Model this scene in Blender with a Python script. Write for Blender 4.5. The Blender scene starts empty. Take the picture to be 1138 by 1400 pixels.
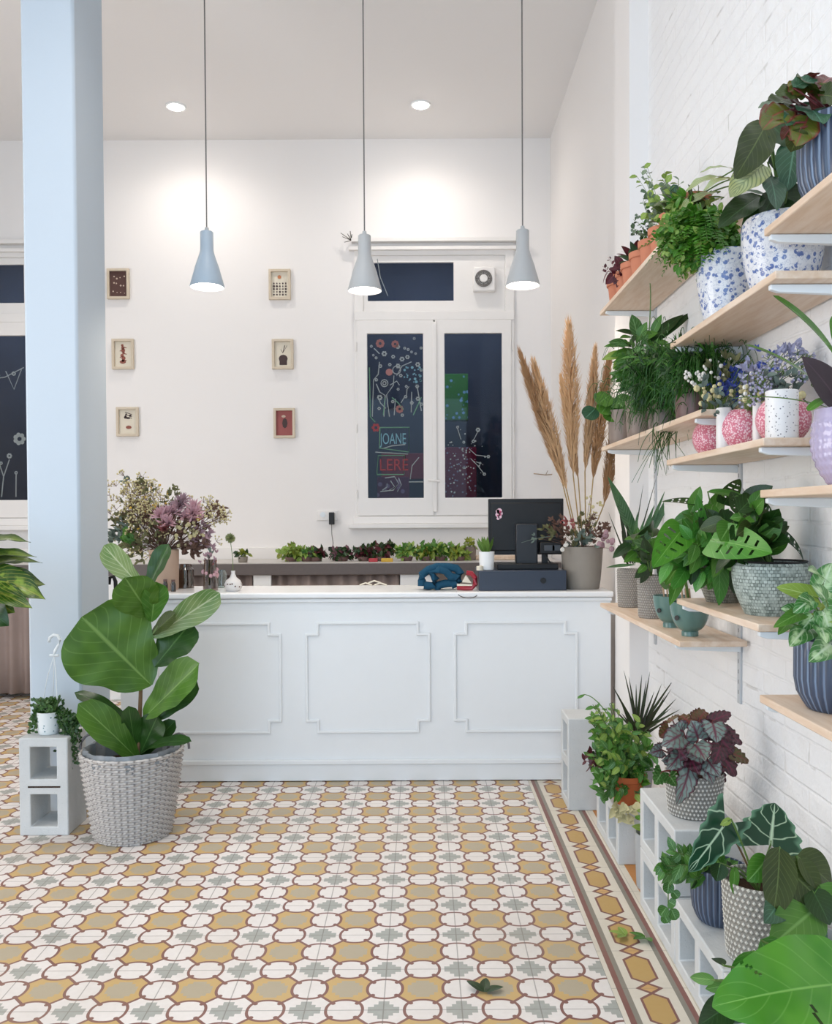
import bpy, math, random
from mathutils import Vector, Matrix, Quaternion
from mathutils import noise as mnoise
S = bpy.context.scene
C = S.collection
PI = math.pi
V3 = Vector
# ---------------------------------------------------------------- camera
F = 1205.0; CX = 577.0; CY = 729.0; CAM_H = 1.247
cam = bpy.data.cameras.new('camera'); camo = bpy.data.objects.new('camera', cam); C.objects.link(camo)
cam.sensor_fit = 'VERTICAL'; cam.sensor_height = 36.0; cam.lens = 36.0 * F / 1400.0
cam.shift_x = -(CX - 569.0) / 1400.0; cam.shift_y = (CY - 700.0) / 1400.0
cam.clip_start = 0.05
ROT = Matrix.Rotation(math.radians(90 - 1.1), 3, 'X') @ Matrix.Rotation(math.radians(-0.30), 3, 'Z')
camo.matrix_world = Matrix.Translation((0, 0, CAM_H)) @ ROT.to_4x4()
S.camera = camo
def ray(px, py): return ROT @ V3(((px - CX) / F, (CY - py) / F, -1.0))
def P(px, py, Y):                       # the point seen at a pixel, at depth Y into the room
    d = ray(px, py); return V3((0, 0, CAM_H)) + d * (Y / d.y)
def PX(px, py, X):
    d = ray(px, py); return V3((0, 0, CAM_H)) + d * (X / d.x)
def PZ(px, py, Z):
    d = ray(px, py); return V3((0, 0, CAM_H)) + d * ((Z - CAM_H) / d.z)
# ---------------------------------------------------------------- world, view, big lights
S.view_settings.view_transform = 'Standard'; S.view_settings.look = 'None'
S.view_settings.gamma = 1; S.view_settings.use_curve_mapping = False
S.view_settings.exposure = 0.46
W = bpy.data.worlds.new('world'); S.world = W; W.use_nodes = True
W.node_tree.nodes['Background'].inputs[0].default_value = (0.62, 0.80, 1.0, 1)
W.node_tree.nodes['Background'].inputs[1].default_value = 1.2
def area(name, loc, rot, sx, sy, power, col):
    l = bpy.data.lights.new(name, 'AREA'); l.shape = 'RECTANGLE'; l.size = sx; l.size_y = sy
    l.energy = power; l.color = col
    o = bpy.data.objects.new(name, l); C.objects.link(o); o.location = loc; o.rotation_euler = rot; return o
def spot(name, loc, power, col, angle, blend=0.6, rot=(0, 0, 0), size=0.04):
    l = bpy.data.lights.new(name, 'SPOT'); l.energy = power; l.color = col; l.spot_size = math.radians(angle)
    l.spot_blend = blend; l.shadow_soft_size = size
    o = bpy.data.objects.new(name, l); C.objects.link(o); o.location = loc; o.rotation_euler = rot; return o
# daylight entering through the shop front behind the camera
area('shopfront_daylight', (-1.2, -1.55, 1.75), (math.radians(90), 0, 0), 3.9, 2.9, 46, (0.58, 0.79, 1.0))
SIDE_FILL = area('side_fill', (-4.15, 2.0, 1.45), (0, math.radians(-90), 0), 2.3, 2.6, 56, (1.0, 0.965, 0.94))  # unseen fill lamp, added by the solid left wall to brighten the brick
# unseen ceiling spots added to brighten the counter, walls and floor
for (x, y, p) in ((-.75, 3.0, 46), (-1.1, 1.5, 42), (-2.9, 4.9, 66)):
    spot('ceiling_spot', (x, y, 4.0), p, (1.0, 0.92, 0.84), 130, 1.0, size=0.12)
# ---------------------------------------------------------------- mesh helpers
class MB:
    def __init__(s): s.v = []; s.f = []; s.uv = []; s.smooth = True
    def add(s, verts, faces, uvs=None):
        o = len(s.v); s.v += [tuple(p) for p in verts]; s.f += [tuple(i + o for i in f) for f in faces]
        s.uv += (uvs if uvs else [(0, 0)] * len(verts)); return o
    def box(s, x0, x1, y0, y1, z0, z1):
        v = [(x0,y0,z0),(x1,y0,z0),(x1,y1,z0),(x0,y1,z0),(x0,y0,z1),(x1,y0,z1),(x1,y1,z1),(x0,y1,z1)]
        s.add(v, [(0,3,2,1),(4,5,6,7),(0,1,5,4),(1,2,6,5),(2,3,7,6),(3,0,4,7)]); return s
    def tube(s, pts, r0, r1=None, seg=6, cap=True):
        r1 = r0 if r1 is None else r1; n = len(pts); pts = [V3(p) for p in pts]
        ref = V3((0.31, 0.17, 0.93)); vs = []; us = []
        for i, p in enumerate(pts):
            t = (pts[min(i + 1, n - 1)] - pts[max(i - 1, 0)])
            if t.length < 1e-9: t = V3((0, 0, 1))
            t.normalize(); a = t.cross(ref)
            if a.length < 0.05: a = t.cross(V3((1, 0, 0)))
            a.normalize(); b = t.cross(a); r = r0 + (r1 - r0) * i / max(1, n - 1)
            for k in range(seg):
                th = 2 * PI * k / seg; vs.append(p + a * (r * math.cos(th)) + b * (r * math.sin(th))); us.append((k / seg, i / max(1, n - 1)))
        fs = [(i * seg + k, i * seg + (k + 1) % seg, (i + 1) * seg + (k + 1) % seg, (i + 1) * seg + k) for i in range(n - 1) for k in range(seg)]
        if cap: fs += [tuple(range(seg - 1, -1, -1)), tuple((n - 1) * seg + k for k in range(seg))]
        s.add(vs, fs, us); return s
    def lathe(s, prof, c, seg=48, rf=None, sx=1.0, sy=1.0):
        n = len(prof); vs = []; us = []
        for i, (r, z) in enumerate(prof):
            for k in range(seg):
                th = 2 * PI * k / seg; rr = r + (rf(th, z, i) if rf else 0)
                vs.append((c[0] + rr * math.cos(th) * sx, c[1] + rr * math.sin(th) * sy, c[2] + z)); us.append((k / seg, z))
        fs = [(i * seg + k, i * seg + (k + 1) % seg, (i + 1) * seg + (k + 1) % seg, (i + 1) * seg + k) for i in range(n - 1) for k in range(seg)]
        if prof[0][0] > 1e-6: fs.append(tuple(range(seg - 1, -1, -1)))
        if prof[-1][0] > 1e-6: fs.append(tuple((n - 1) * seg + k for k in range(seg)))
        s.add(vs, fs, us); return s
    def ball(s, c, r, seg=8, rings=5, sz=1.0):
        return s.lathe([(max(1e-7, r * math.sin(PI * i / rings)), -r * sz * math.cos(PI * i / rings)) for i in range(rings + 1)], c, seg)
    def disc(s, c, r, n=V3((0, -1, 0)), seg=14, th=0.0015, r2=None):
        n = V3(n).normalized(); a = n.cross(V3((0, 0, 1)))
        if a.length < 0.1: a = V3((1, 0, 0))
        a.normalize(); b = n.cross(a); r2 = r2 or r
        c = V3(c); vs = []
        for d in (0, th):
            vs += [c + n * d + a * (r * math.cos(2 * PI * k / seg)) + b * (r2 * math.sin(2 * PI * k / seg)) for k in range(seg)]
        s.add(vs, [tuple(range(seg - 1, -1, -1)), tuple(range(seg, 2 * seg))] + [(k, (k + 1) % seg, seg + (k + 1) % seg, seg + k) for k in range(seg)]); return s
    def cells(s, us, vs_, filled, w0, w1, place):
        """solid slab made of the filled cells of a grid, place(u, v, w) -> point"""
        idx = {}; nu, nv = len(us) - 1, len(vs_) - 1; verts = []; faces = []
        def vi(i, j, k):
            if (i, j, k) not in idx:
                idx[(i, j, k)] = len(verts); verts.append(place(us[i], vs_[j], (w0, w1)[k]))
            return idx[(i, j, k)]
        fl = lambda i, j: 0 <= i < nu and 0 <= j < nv and filled(i, j)
        for i in range(nu):
            for j in range(nv):
                if not fl(i, j): continue
                faces.append((vi(i,j,0), vi(i,j+1,0), vi(i+1,j+1,0), vi(i+1,j,0))); faces.append((vi(i,j,1), vi(i+1,j,1), vi(i+1,j+1,1), vi(i,j+1,1)))
                if not fl(i-1,j): faces.append((vi(i,j,0), vi(i,j,1), vi(i,j+1,1), vi(i,j+1,0)))
                if not fl(i+1,j): faces.append((vi(i+1,j,0), vi(i+1,j+1,0), vi(i+1,j+1,1), vi(i+1,j,1)))
                if not fl(i,j-1): faces.append((vi(i,j,0), vi(i+1,j,0), vi(i+1,j,1), vi(i,j,1)))
                if not fl(i,j+1): faces.append((vi(i,j+1,0), vi(i,j+1,1), vi(i+1,j+1,1), vi(i+1,j+1,0)))
        s.add(verts, faces); return s
    def build(s, name, mat, parent=None, bevel=0.0, smooth=True, angle=40):
        me = bpy.data.meshes.new(name); off = V3((0, 0, 0))
        if parent is not None:
            r = parent
            while r.parent: r = r.parent
            off = r.location
        me.from_pydata([(v[0] - off[0], v[1] - off[1], v[2] - off[2]) for v in s.v], [], s.f)
        ul = me.uv_layers.new(name='UVMap'); d = [0.0] * (2 * len(me.loops)); vi = [0] * len(me.loops)
        me.loops.foreach_get('vertex_index', vi)
        for k, i in enumerate(vi): d[2 * k], d[2 * k + 1] = s.uv[i]
        ul.data.foreach_set('uv', d)
        if mat: me.materials.append(mat)
        if smooth:
            me.shade_smooth(); me.set_sharp_from_angle(angle=math.radians(angle))
        me.update(); o = bpy.data.objects.new(name, me); C.objects.link(o)
        if parent is not None: o.parent = parent
        if bevel > 0:
            b = o.modifiers.new('bevel', 'BEVEL'); b.width = bevel; b.segments = 2; b.limit_method = 'ANGLE'; b.angle_limit = math.radians(40)
        return o
def bez(a, b, c, n):
    a, b, c = V3(a), V3(b), V3(c)
    return [a * ((1 - t) ** 2) + b * (2 * t * (1 - t)) + c * (t * t) for t in [i / (n - 1) for i in range(n)]]
def nrm(f, n=60):
    m = max(f((i + .5) / n) for i in range(n)); return lambda t: f(t) / m
SH = {
 'ovate': nrm(lambda t: (t + .002) ** .55 * (1 - t) ** .85),
 'fiddle': nrm(lambda t: ((t + .004) ** .75 * (1 - t) ** .42) * (1 - .16 * math.exp(-((t - .35) / .13) ** 2))),
 'lance': nrm(lambda t: math.sin(PI * min(1, t * .98 + .01)) ** 1.0),
 'heart': nrm(lambda t: (t + .05) ** .25 * (1 - t) ** .7),
 'round': nrm(lambda t: math.sqrt(max(0, t + .02 - t * t)) ),
 'blade': nrm(lambda t: (.55 + .9 * t) * (1 - t ** 3) ),
 'needle': nrm(lambda t: (1 - t) ** .7),
 'ruffle': nrm(lambda t: (t + .03) ** .3 * (1 - t) ** .75 * (1 + .10 * math.sin(t * 38))),
 'arrow': nrm(lambda t: (t + .08) ** .2 * (1 - t) ** .75 * (1 + .09 * math.sin(t * 30))),
 'strap': nrm(lambda t: (t + .01) ** .35 * (1 - t) ** .35),
}
def leaf(mb, a, b, w, N=(0, 0, 1), droop=0.0, fold=0.15, shape='ovate', n=9, m=4, sweep=0.0, wave=0.0, wk=6, holes=None, curl=0.0):
    """one leaf from base a to tip b; w = full width; N = side the face looks to"""
    a = V3(a); b = V3(b); ax = b - a; L = ax.length
    if L < 1e-6: return
    N = V3(N); N = N - ax * (N.dot(ax) / (L * L))
    if N.length < 1e-4: N = V3((1, 0, 0)) - ax * (ax.x / (L * L))
    N.normalize()
    mid = (a + b) / 2 + N * (droop * L)
    cp = bez(a, mid, b, n + 1); f = SH[shape]; vs = []; us = []
    for i, c in enumerate(cp):
        t = i / n; tan = (cp[min(i + 1, n)] - cp[max(i - 1, 0)]).normalized()
        side = tan.cross(N).normalized(); nn = side.cross(tan).normalized(); hw = w * .5 * max(0.0, f(t)) if 0 < i < n or shape in ('heart', 'arrow', 'ruffle') and i < n else w * .012
        for j in range(m + 1):
            s_ = -1 + 2 * j / m; q = abs(s_)
            p = c + side * (s_ * hw) + nn * (fold * q * hw - curl * q * q * hw + wave * w * q * math.sin(wk * t * PI + (1.3 if s_ > 0 else 0)))
            if sweep: p = p - tan * (sweep * L * q * (1 - t) ** 1.5)
            vs.append(p); us.append((j / m, t))
    fs = []
    for i in range(n):
        for j in range(m):
            if holes and holes((j + .5) / m * 2 - 1, (i + .5) / n): continue
            fs.append((i * (m + 1) + j, i * (m + 1) + j + 1, (i + 1) * (m + 1) + j + 1, (i + 1) * (m + 1) + j))
    mb.add(vs, fs, us)
# ---------------------------------------------------------------- scene graph helpers
def tag(o, label=None, cat=None, group=None, kind=None):
    if label: o['label'] = label
    if cat: o['category'] = cat
    if group: o['group'] = group
    if kind: o['kind'] = kind
    return o
def thing(name, label, cat, loc=(0, 0, 0), group=None, kind=None):
    o = bpy.data.objects.new(name, None); o.empty_display_size = .05; C.objects.link(o); o.location = loc
    return tag(o, label, cat, group, kind)
def struct(o): o['kind'] = 'structure'; return o
def copy_tree(o, loc=None, rotz=None, scale=None, parent=None, label=None):
    c = o.copy(); C.objects.link(c)
    if parent is not None: c.parent = parent
    if loc is not None: c.location = loc
    if rotz is not None: c.rotation_euler = (0, 0, rotz)
    if scale is not None: c.scale = (scale, scale, scale)
    if label: c['label'] = label
    for ch in [x for x in C.objects if x.parent == o]: copy_tree(ch, parent=c)
    return c
# ---------------------------------------------------------------- materials
def hx(h):
    h = h.lstrip('#'); r = [int(h[i:i + 2], 16) / 255 for i in (0, 2, 4)]
    return tuple((c / 12.92 if c <= .04045 else ((c + .055) / 1.055) ** 2.4) for c in r) + (1,)
class G:
    def __init__(s, name):
        s.mat = bpy.data.materials.new(name); s.mat.use_nodes = True; s.nt = s.mat.node_tree
        s.b = s.nt.nodes['Principled BSDF']; s.out = s.nt.nodes['Material Output']
    def n(s, t, **k):
        x = s.nt.nodes.new(t)
        for a, b in k.items(): setattr(x, a, b)
        return x
    def put(s, sock, v):
        if isinstance(v, bpy.types.NodeSocket): s.nt.links.new(v, sock)
        else: sock.default_value = v
    def m(s, op, a, b=None, c=None, clamp=False):
        x = s.n('ShaderNodeMath', operation=op, use_clamp=clamp); s.put(x.inputs[0], a)
        if b is not None: s.put(x.inputs[1], b)
        if c is not None: s.put(x.inputs[2], c)
        return x.outputs[0]
    def mix(s, f, a, b, blend='MIX'):
        x = s.n('ShaderNodeMix', data_type='RGBA', blend_type=blend); s.put(x.inputs[0], f); s.put(x.inputs[6], a); s.put(x.inputs[7], b); return x.outputs[2]
    def co(s, kind='Object'):
        return s.n('ShaderNodeTexCoord').outputs[kind]
    def xyz(s, v):
        x = s.n('ShaderNodeSeparateXYZ'); s.put(x.inputs[0], v); return x.outputs
    def noise(s, v, scale, detail=3, rough=.5):
        x = s.n('ShaderNodeTexNoise'); s.put(x.inputs['Vector'], v); x.inputs['Scale'].default_value = scale; x.inputs['Detail'].default_value = detail; x.inputs['Roughness'].default_value = rough; return x.outputs[0]
    def ramp(s, f, stops):
        x = s.n('ShaderNodeValToRGB'); s.put(x.inputs[0], f); e = x.color_ramp.elements
        while len(e) < len(stops): e.new(.5)
        for i, (p, c) in enumerate(stops): e[i].position = p; e[i].color = c
        return x.outputs[0]
    def step(s, x, a, b): # smooth 0..1 between a and b
        y = s.n('ShaderNodeMapRange', interpolation_type='SMOOTHSTEP'); s.put(y.inputs[0], x); y.inputs[1].default_value = a; y.inputs[2].default_value = b; return y.outputs[0]
    def bump(s, h, strength=.3, dist=.01):
        x = s.n('ShaderNodeBump'); x.inputs['Strength'].default_value = strength; x.inputs['Distance'].default_value = dist; s.put(x.inputs['Height'], h); s.nt.links.new(x.outputs[0], s.b.inputs['Normal'])
    def fin(s, col, rough=.5, spec=.5, metal=0, **k):
        s.put(s.b.inputs['Base Color'], col); s.put(s.b.inputs['Roughness'], rough); s.b.inputs['Specular IOR Level'].default_value = spec; s.b.inputs['Metallic'].default_value = metal
        for a, b in k.items(): s.put(s.b.inputs[a.replace('_', ' ')], b)
        return s.mat
def plain(name, h, rough=.5, spec=.5, metal=0, var=.06, scale=30, bump=0, **k):
    g = G(name); c = hx(h); nz = g.noise(g.co(), scale)
    col = g.mix(nz, tuple(x * (1 - var) for x in c[:3]) + (1,), tuple(min(1, x * (1 + var)) for x in c[:3]) + (1,))
    if bump: g.bump(nz, bump, .004)
    return g.fin(col, rough, spec, metal, **k)
def lh(h):
    c = hx(h); return (c[0] * 1.02, c[1] * .86, c[2] * .66, 1) if c[1] > c[0] and c[1] > c[2] * 1.25 and c[1] < .55 else c
def leafmat(name, c1, c2, vein, n=9, k=.35, vw=.10, vs=.5, mw=.10, ms=.8, rough=.38, edge=None, patch=None, back=None, pscale=14, trans=.12):
    g = G(name); uv = g.xyz(g.co('UV')); sx = g.m('ABSOLUTE', g.m('SUBTRACT', g.m('MULTIPLY', uv[0], 2.0), 1.0)); v = uv[1]
    nz = g.noise(g.co(), 9.0, 2)
    col = g.mix(g.step(nz, .35, .65), lh(c1), lh(c2))
    if patch:
        pz = g.noise(g.co(), pscale, 3, .6); q0 = g.m('FRACT', g.m('MULTIPLY', g.m('SUBTRACT', v, g.m('MULTIPLY', sx, k)), n * 1.0))
        f = g.m('MULTIPLY', g.step(pz, .42, .58), g.step(sx, .75, .35)); col = g.mix(f, col, hx(patch))
    if edge: col = g.mix(g.step(sx, .72, .98), col, hx(edge))
    q = g.m('FRACT', g.m('MULTIPLY', g.m('SUBTRACT', v, g.m('MULTIPLY', sx, k)), float(n)))
    side = g.m('SUBTRACT', 1.0, g.m('DIVIDE', g.m('ABSOLUTE', g.m('SUBTRACT', q, .5)), vw * 1.6), clamp=True)
    mid = g.m('SUBTRACT', 1.0, g.m('DIVIDE', sx, mw), clamp=True)
    f = g.m('MAXIMUM', g.m('MULTIPLY', side, vs), g.m('MULTIPLY', g.m('POWER', mid, .6), ms))
    col = g.mix(f, col, hx(vein))
    if back:
        back = back
        gm = g.n('ShaderNodeNewGeometry'); col = g.mix(gm.outputs['Backfacing'], col, hx(back))
    g.bump(g.m('SUBTRACT', 1.0, f), .25, .002)
    m = g.fin(col, rough, .45)
    if trans:
        tr = g.n('ShaderNodeBsdfTranslucent'); g.put(tr.inputs[0], col); mx = g.n('ShaderNodeMixShader'); mx.inputs[0].default_value = trans
        g.nt.links.new(g.b.outputs[0], mx.inputs[1]); g.nt.links.new(tr.outputs[0], mx.inputs[2]); g.nt.links.new(mx.outputs[0], g.out.inputs[0])
    return m
def wall_mat(name, h, bump=.12, scale=6):
    g = G(name); c = g.co(); nz = g.noise(c, scale, 5, .6); n2 = g.noise(c, 1.3, 2)
    b = hx(h); col = g.mix(n2, tuple(x * .975 for x in b[:3]) + (1,), b)
    g.bump(nz, bump, .01); return g.fin(col, .75, .25)
M = {}
M['wall'] = wall_mat('white_plaster', '#f4f0ed'); M['ceil'] = wall_mat('ceiling_paint', '#f2efed', .05)
M['column'] = wall_mat('column_paint', '#c3ced8', .25, 4)
M['white'] = plain('white_gloss_paint', '#eff0f0', .38, .5, var=.015, scale=12, bump=.06)
M['whitewood'] = plain('white_painted_wood', '#efebe7', .42, .5, var=.02, scale=10, bump=.05)
M['top'] = plain('white_counter_top', '#f2f2f2', .22, .5, var=.02)
def brick_mat():
    g = G('white_painted_brick'); c = g.xyz(g.co()); cb = g.n('ShaderNodeCombineXYZ')
    g.put(cb.inputs[0], c[1]); g.put(cb.inputs[1], c[2]); nz0 = g.noise(g.co(), 3.0, 3)
    vv = g.n('ShaderNodeVectorMath', operation='MULTIPLY_ADD'); g.put(vv.inputs[0], cb.outputs[0]); vv.inputs[1].default_value = (1, 1, 1)
    cc = g.n('ShaderNodeCombineXYZ'); g.put(cc.inputs[1], g.m('MULTIPLY', nz0, .03)); g.put(vv.inputs[2], cc.outputs[0])
    br = g.n('ShaderNodeTexBrick'); g.put(br.inputs['Vector'], vv.outputs[0]); br.inputs['Scale'].default_value = 1.0
    br.inputs['Brick Width'].default_value = .30; br.inputs['Row Height'].default_value = .062; br.inputs['Mortar Size'].default_value = .006; br.inputs['Mortar Smooth'].default_value = .7
    nz = g.noise(g.co(), 22, 5, .6); nb = g.noise(g.co(), 5, 3)
    h = g.m('ADD', g.m('MULTIPLY', br.outputs['Fac'], g.m('MULTIPLY', nb, -.55)), g.m('ADD', g.m('MULTIPLY', nz, .7), g.m('MULTIPLY', g.noise(g.co(), 9, 4, .65), 1.6)))
    crack = g.m('MULTIPLY', br.outputs['Fac'], g.step(g.noise(g.co(), 4.5, 4, .7), .60, .68))
    col = g.mix(g.m('MULTIPLY', crack, .35), g.mix(nb, hx('#f0f0f1'), hx('#f8f7f6')), hx('#a8a29a'))
    g.bump(h, .55, .012); return g.fin(col, .7, .3)
M['brick'] = brick_mat()
def floor_mat():
    g = G('hydraulic_tile'); c = g.xyz(g.co()); x, y = c[0], c[1]
    A = g.m('ABSOLUTE', g.m('SUBTRACT', g.m('FRACT', g.m('ADD', g.m('DIVIDE', g.m('SUBTRACT', x, .4935), .199), 100.0)), .5))
    B = g.m('ABSOLUTE', g.m('SUBTRACT', g.m('FRACT', g.m('ADD', g.m('DIVIDE', g.m('SUBTRACT', y, 2.204), .2), 100.0)), .5))
    def ln(p, q): return g.m('SQRT', g.m('ADD', g.m('POWER', p, 2.0), g.m('POWER', q, 2.0)))
    A5 = g.m('ABSOLUTE', g.m('SUBTRACT', A, .5)); B5 = g.m('ABSOLUTE', g.m('SUBTRACT', B, .5))
    def nrm4(p, q): return g.m('POWER', g.m('ADD', g.m('POWER', p, 2.3), g.m('POWER', q, 2.3)), 1 / 2.3)
    d = g.m('MINIMUM', nrm4(A5, B), nrm4(A, B5))
    inside = g.m('LESS_THAN', d, .228)
    ring = g.m('LESS_THAN', g.m('ABSOLUTE', g.m('SUBTRACT', d, .233)), .0195)
    diag = g.m('SUBTRACT', g.m('ADD', A, B), .5)
    link = g.m('MULTIPLY', g.m('LESS_THAN', g.m('ABSOLUTE', diag), .028), g.m('GREATER_THAN', d, .22))
    # small darts inside each ring on its diagonals
    pA = g.m('MINIMUM', ln(g.m('SUBTRACT', A5, .155), g.m('SUBTRACT', B, .155)), ln(g.m('SUBTRACT', A, .155), g.m('SUBTRACT', B5, .155)))
    dart = g.m('LESS_THAN', pA, .032)
    isy = g.m('LESS_THAN', diag, 0.0)
    dull = g.noise(g.co(), 2.2, 3); fine = g.noise(g.co(), 60, 3)
    cream = g.mix(fine, hx('#e3dbd5'), hx('#efe9e4')); yel = g.mix(dull, hx('#bf9c60'), hx('#d6b67c')); gry = g.mix(fine, hx('#9ea09a'), hx('#b4b5ae')); mau = g.mix(dull, hx('#7c5149'), hx('#8d625a'))
    # gray crosses
    def cross(p, q, l, w): 
        return g.m('MAXIMUM', g.m('MULTIPLY', g.m('LESS_THAN', p, l), g.m('LESS_THAN', q, w)), g.m('MULTIPLY', g.m('LESS_THAN', q, l), g.m('LESS_THAN', p, w)))
    crY = g.m('MAXIMUM', cross(A, B, .20, .09), cross(A, B, .15, .15)); crW = g.m('MAXIMUM', cross(A5, B5, .20, .07), cross(A5, B5, .125, .125))
    sq = g.mix(isy, g.mix(crW, cream, gry), g.mix(g.m('MULTIPLY', crY, .85), yel, hx('#b0a794')))
    col = g.mix(inside, sq, cream)
    col = g.mix(g.m('MAXIMUM', g.m('MAXIMUM', ring, link), dart), col, mau)
    grout = g.m('MAXIMUM', g.m('GREATER_THAN', A, .492), g.m('GREATER_THAN', B, .493))
    col = g.mix(g.m('MULTIPLY', grout, .55), col, hx('#6d665f'))
    # border strip along the right wall
    s = g.m('SUBTRACT', x, .4935); p = g.m('ABSOLUTE', g.m('SUBTRACT', s, .1005))
    q = g.m('MULTIPLY', g.m('ABSOLUTE', g.m('SUBTRACT', g.m('FRACT', g.m('ADD', g.m('DIVIDE', g.m('SUBTRACT', y, 2.2), .2), 100.5)), .5)), .2)
    q2 = g.m('SUBTRACT', .1, q)
    def hexf(w, l): return g.m('MULTIPLY', g.m('LESS_THAN', p, w), g.m('LESS_THAN', g.m('ADD', q, g.m('MULTIPLY', p, .75)), l))
    def dia(l): return g.m('LESS_THAN', g.m('ADD', q2, g.m('MULTIPLY', p, .8)), l)
    bc = g.mix(fine, hx('#d9cfbd'), hx('#e4dccd'))
    bor = g.mix(g.m('MAXIMUM', hexf(.0375, .080), dia(.030)), bc, mau)
    bor = g.mix(hexf(.0310, .070), bor, g.mix(dull, hx('#b8945a'), hx('#c9a86a'))); bor = g.mix(dia(.019), bor, hx('#cfa46a'))
    green = g.mix(dull, hx('#837d70'), hx('#958f84'))
    def band(a, b): return g.m('MULTIPLY', g.m('GREATER_THAN', s, a), g.m('LESS_THAN', s, b))
    bor = g.mix(band(.0135, .029), bor, mau); bor = g.mix(band(.029, .043), bor, green)
    bor = g.mix(band(.162, .176), bor, green); bor = g.mix(band(.176, .190), bor, mau)
    bg = g.m('MAXIMUM', g.m('GREATER_THAN', q, .0988), band(.1985, .2005)); bor = g.mix(g.m('MULTIPLY', bg, .4), bor, hx('#6d665f'))
    bor = g.mix(g.m('GREATER_THAN', s, .222), bor, g.mix(dull, hx('#b2743a'), hx('#cf9250')))
    col = g.mix(g.m('GREATER_THAN', s, 0.0), col, bor)
    col = g.mix(g.m('MULTIPLY', g.step(g.noise(g.co(), 1.1, 4, .6), .40, .75), .30), col, hx('#9a8a74'))
    g.bump(g.m('SUBTRACT', 1.0, grout), .15, .002)
    return g.fin(col, g.m('ADD', g.m('MULTIPLY', fine, .2), .36), .4)
M['floor'] = floor_mat()
def pine_mat():
    g = G('pine_board'); c = g.co(); mp = g.n('ShaderNodeMapping'); g.put(mp.inputs[0], c); mp.inputs['Scale'].default_value = (9, 1.1, 9)
    nz = g.noise(mp.outputs[0], 5, 5, .6); kn = g.n('ShaderNodeTexVoronoi'); g.put(kn.inputs['Vector'], c); kn.inputs['Scale'].default_value = 7.0
    col = g.mix(g.step(nz, .3, .7), hx('#d8bda3'), hx('#e8d5c2')); col = g.mix(g.m('MULTIPLY', g.step(kn.outputs['Distance'], .085, .04), .65), col, hx('#7d4f30'))
    # butt-jointed blocks show as slow colour changes
    y = g.xyz(c)[1]; bl = g.n('ShaderNodeTexWhiteNoise', noise_dimensions='1D'); g.put(bl.inputs['W'], g.m('FLOOR', g.m('MULTIPLY', y, 3.1)))
    col = g.mix(g.m('MULTIPLY', bl.outputs[0], .25), col, hx('#dab594')); g.bump(nz, .1, .002)
    return g.fin(col, .5, .35)
M['pine'] = pine_mat()
def concrete():
    g = G('concrete_block'); c = g.co(); nz = g.noise(c, 70, 5, .7); n2 = g.noise(c, 9, 3); v = g.n('ShaderNodeTexVoronoi'); g.put(v.inputs['Vector'], c); v.inputs['Scale'].default_value = 110
    col = g.mix(n2, hx('#c3c5c4'), hx('#d8d9d8')); col = g.mix(g.m('MULTIPLY', g.step(v.outputs['Distance'], .2, .05), .3), col, hx('#8e9292'))
    g.bump(nz, .5, .004); return g.fin(col, .9, .2)
M['concrete'] = concrete()
M['darktop'] = plain('dark_stone_edge', '#5f5755', .5, var=.12, scale=40)
M['stone'] = plain('grey_stone_top', '#c6c0ba', .4, var=.05, scale=20)
M['curtain'] = plain('taupe_curtain_cloth', '#a08f88', .9, .1, var=.08, scale=14)
M['black'] = plain('black_plastic', '#0b0c10', .5, var=.05); M['navybox'] = plain('navy_grey_metal', '#2f3848', .4, var=.03)
M['greyshade'] = plain('grey_lamp_metal', '#babcbd', .45, var=.02); M['cord'] = plain('grey_cord', '#6d6a68', .7)
M['bracket'] = plain('white_bracket_metal', '#e6ebee', .35, var=.02); M['track'] = plain('grey_track_metal', '#c4c7ca', .4, var=.03)
M['soil'] = plain('potting_soil', '#3a2b22', .95, .1, var=.3, scale=120, bump=.6)
M['terra'] = plain('terracotta', '#c98468', .8, .2, var=.07, scale=40); M['terra2'] = plain('orange_terracotta', '#b8623a', .8, .2, var=.07)
M['navy'] = plain('navy_glaze', '#434f63', .3, .6, var=.05); M['taupe'] = plain('taupe_ceramic', '#8f877d', .6, var=.05)
M['teal'] = plain('teal_glaze', '#5c7d76', .22, .6, var=.08, scale=25)
M['stem'] = plain('green_stem', '#5d7a3a', .5); M['brownstem'] = plain('brown_stem', '#6a5136', .8); M['redstem'] = plain('red_stem', '#7c3a3a', .5)
M['wick'] = plain('grey_wicker', '#c4beba', .7, .3, var=.14, scale=60); M['glassdark'] = plain('dark_glass', '#6d625c', .1, .6, var=.15, scale=20)
M['frame'] = plain('pale_wood_frame', '#d3c4ae', .5, var=.06); M['paper'] = plain('cream_paper', '#e4dbc9', .8, .2, var=.03)
def emit(name, h, st):
    g = G(name); return g.fin(hx(h), .5, Emission_Color=hx(h), Emission_Strength=st)
M['bulb'] = emit('lamp_glow', '#fff3e0', 14.0); M['led'] = emit('led_glow', '#fff8ee', 60.0)
def clearglass(name, tint, fac=.12, rough=.02):
    g = G(name); nt = g.nt; tr = g.n('ShaderNodeBsdfTransparent'); tr.inputs[0].default_value = hx(tint); gl = g.n('ShaderNodeBsdfGlossy'); gl.inputs['Roughness'].default_value = rough
    lw = g.n('ShaderNodeLayerWeight'); lw.inputs[0].default_value = .35; f = g.m('ADD', g.m('MULTIPLY', lw.outputs['Facing'], .35), fac, clamp=True)
    mx = g.n('ShaderNodeMixShader'); g.put(mx.inputs[0], f); nt.links.new(tr.outputs[0], mx.inputs[1]); nt.links.new(gl.outputs[0], mx.inputs[2]); nt.links.new(mx.outputs[0], g.out.inputs[0]); return g.mat
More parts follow.
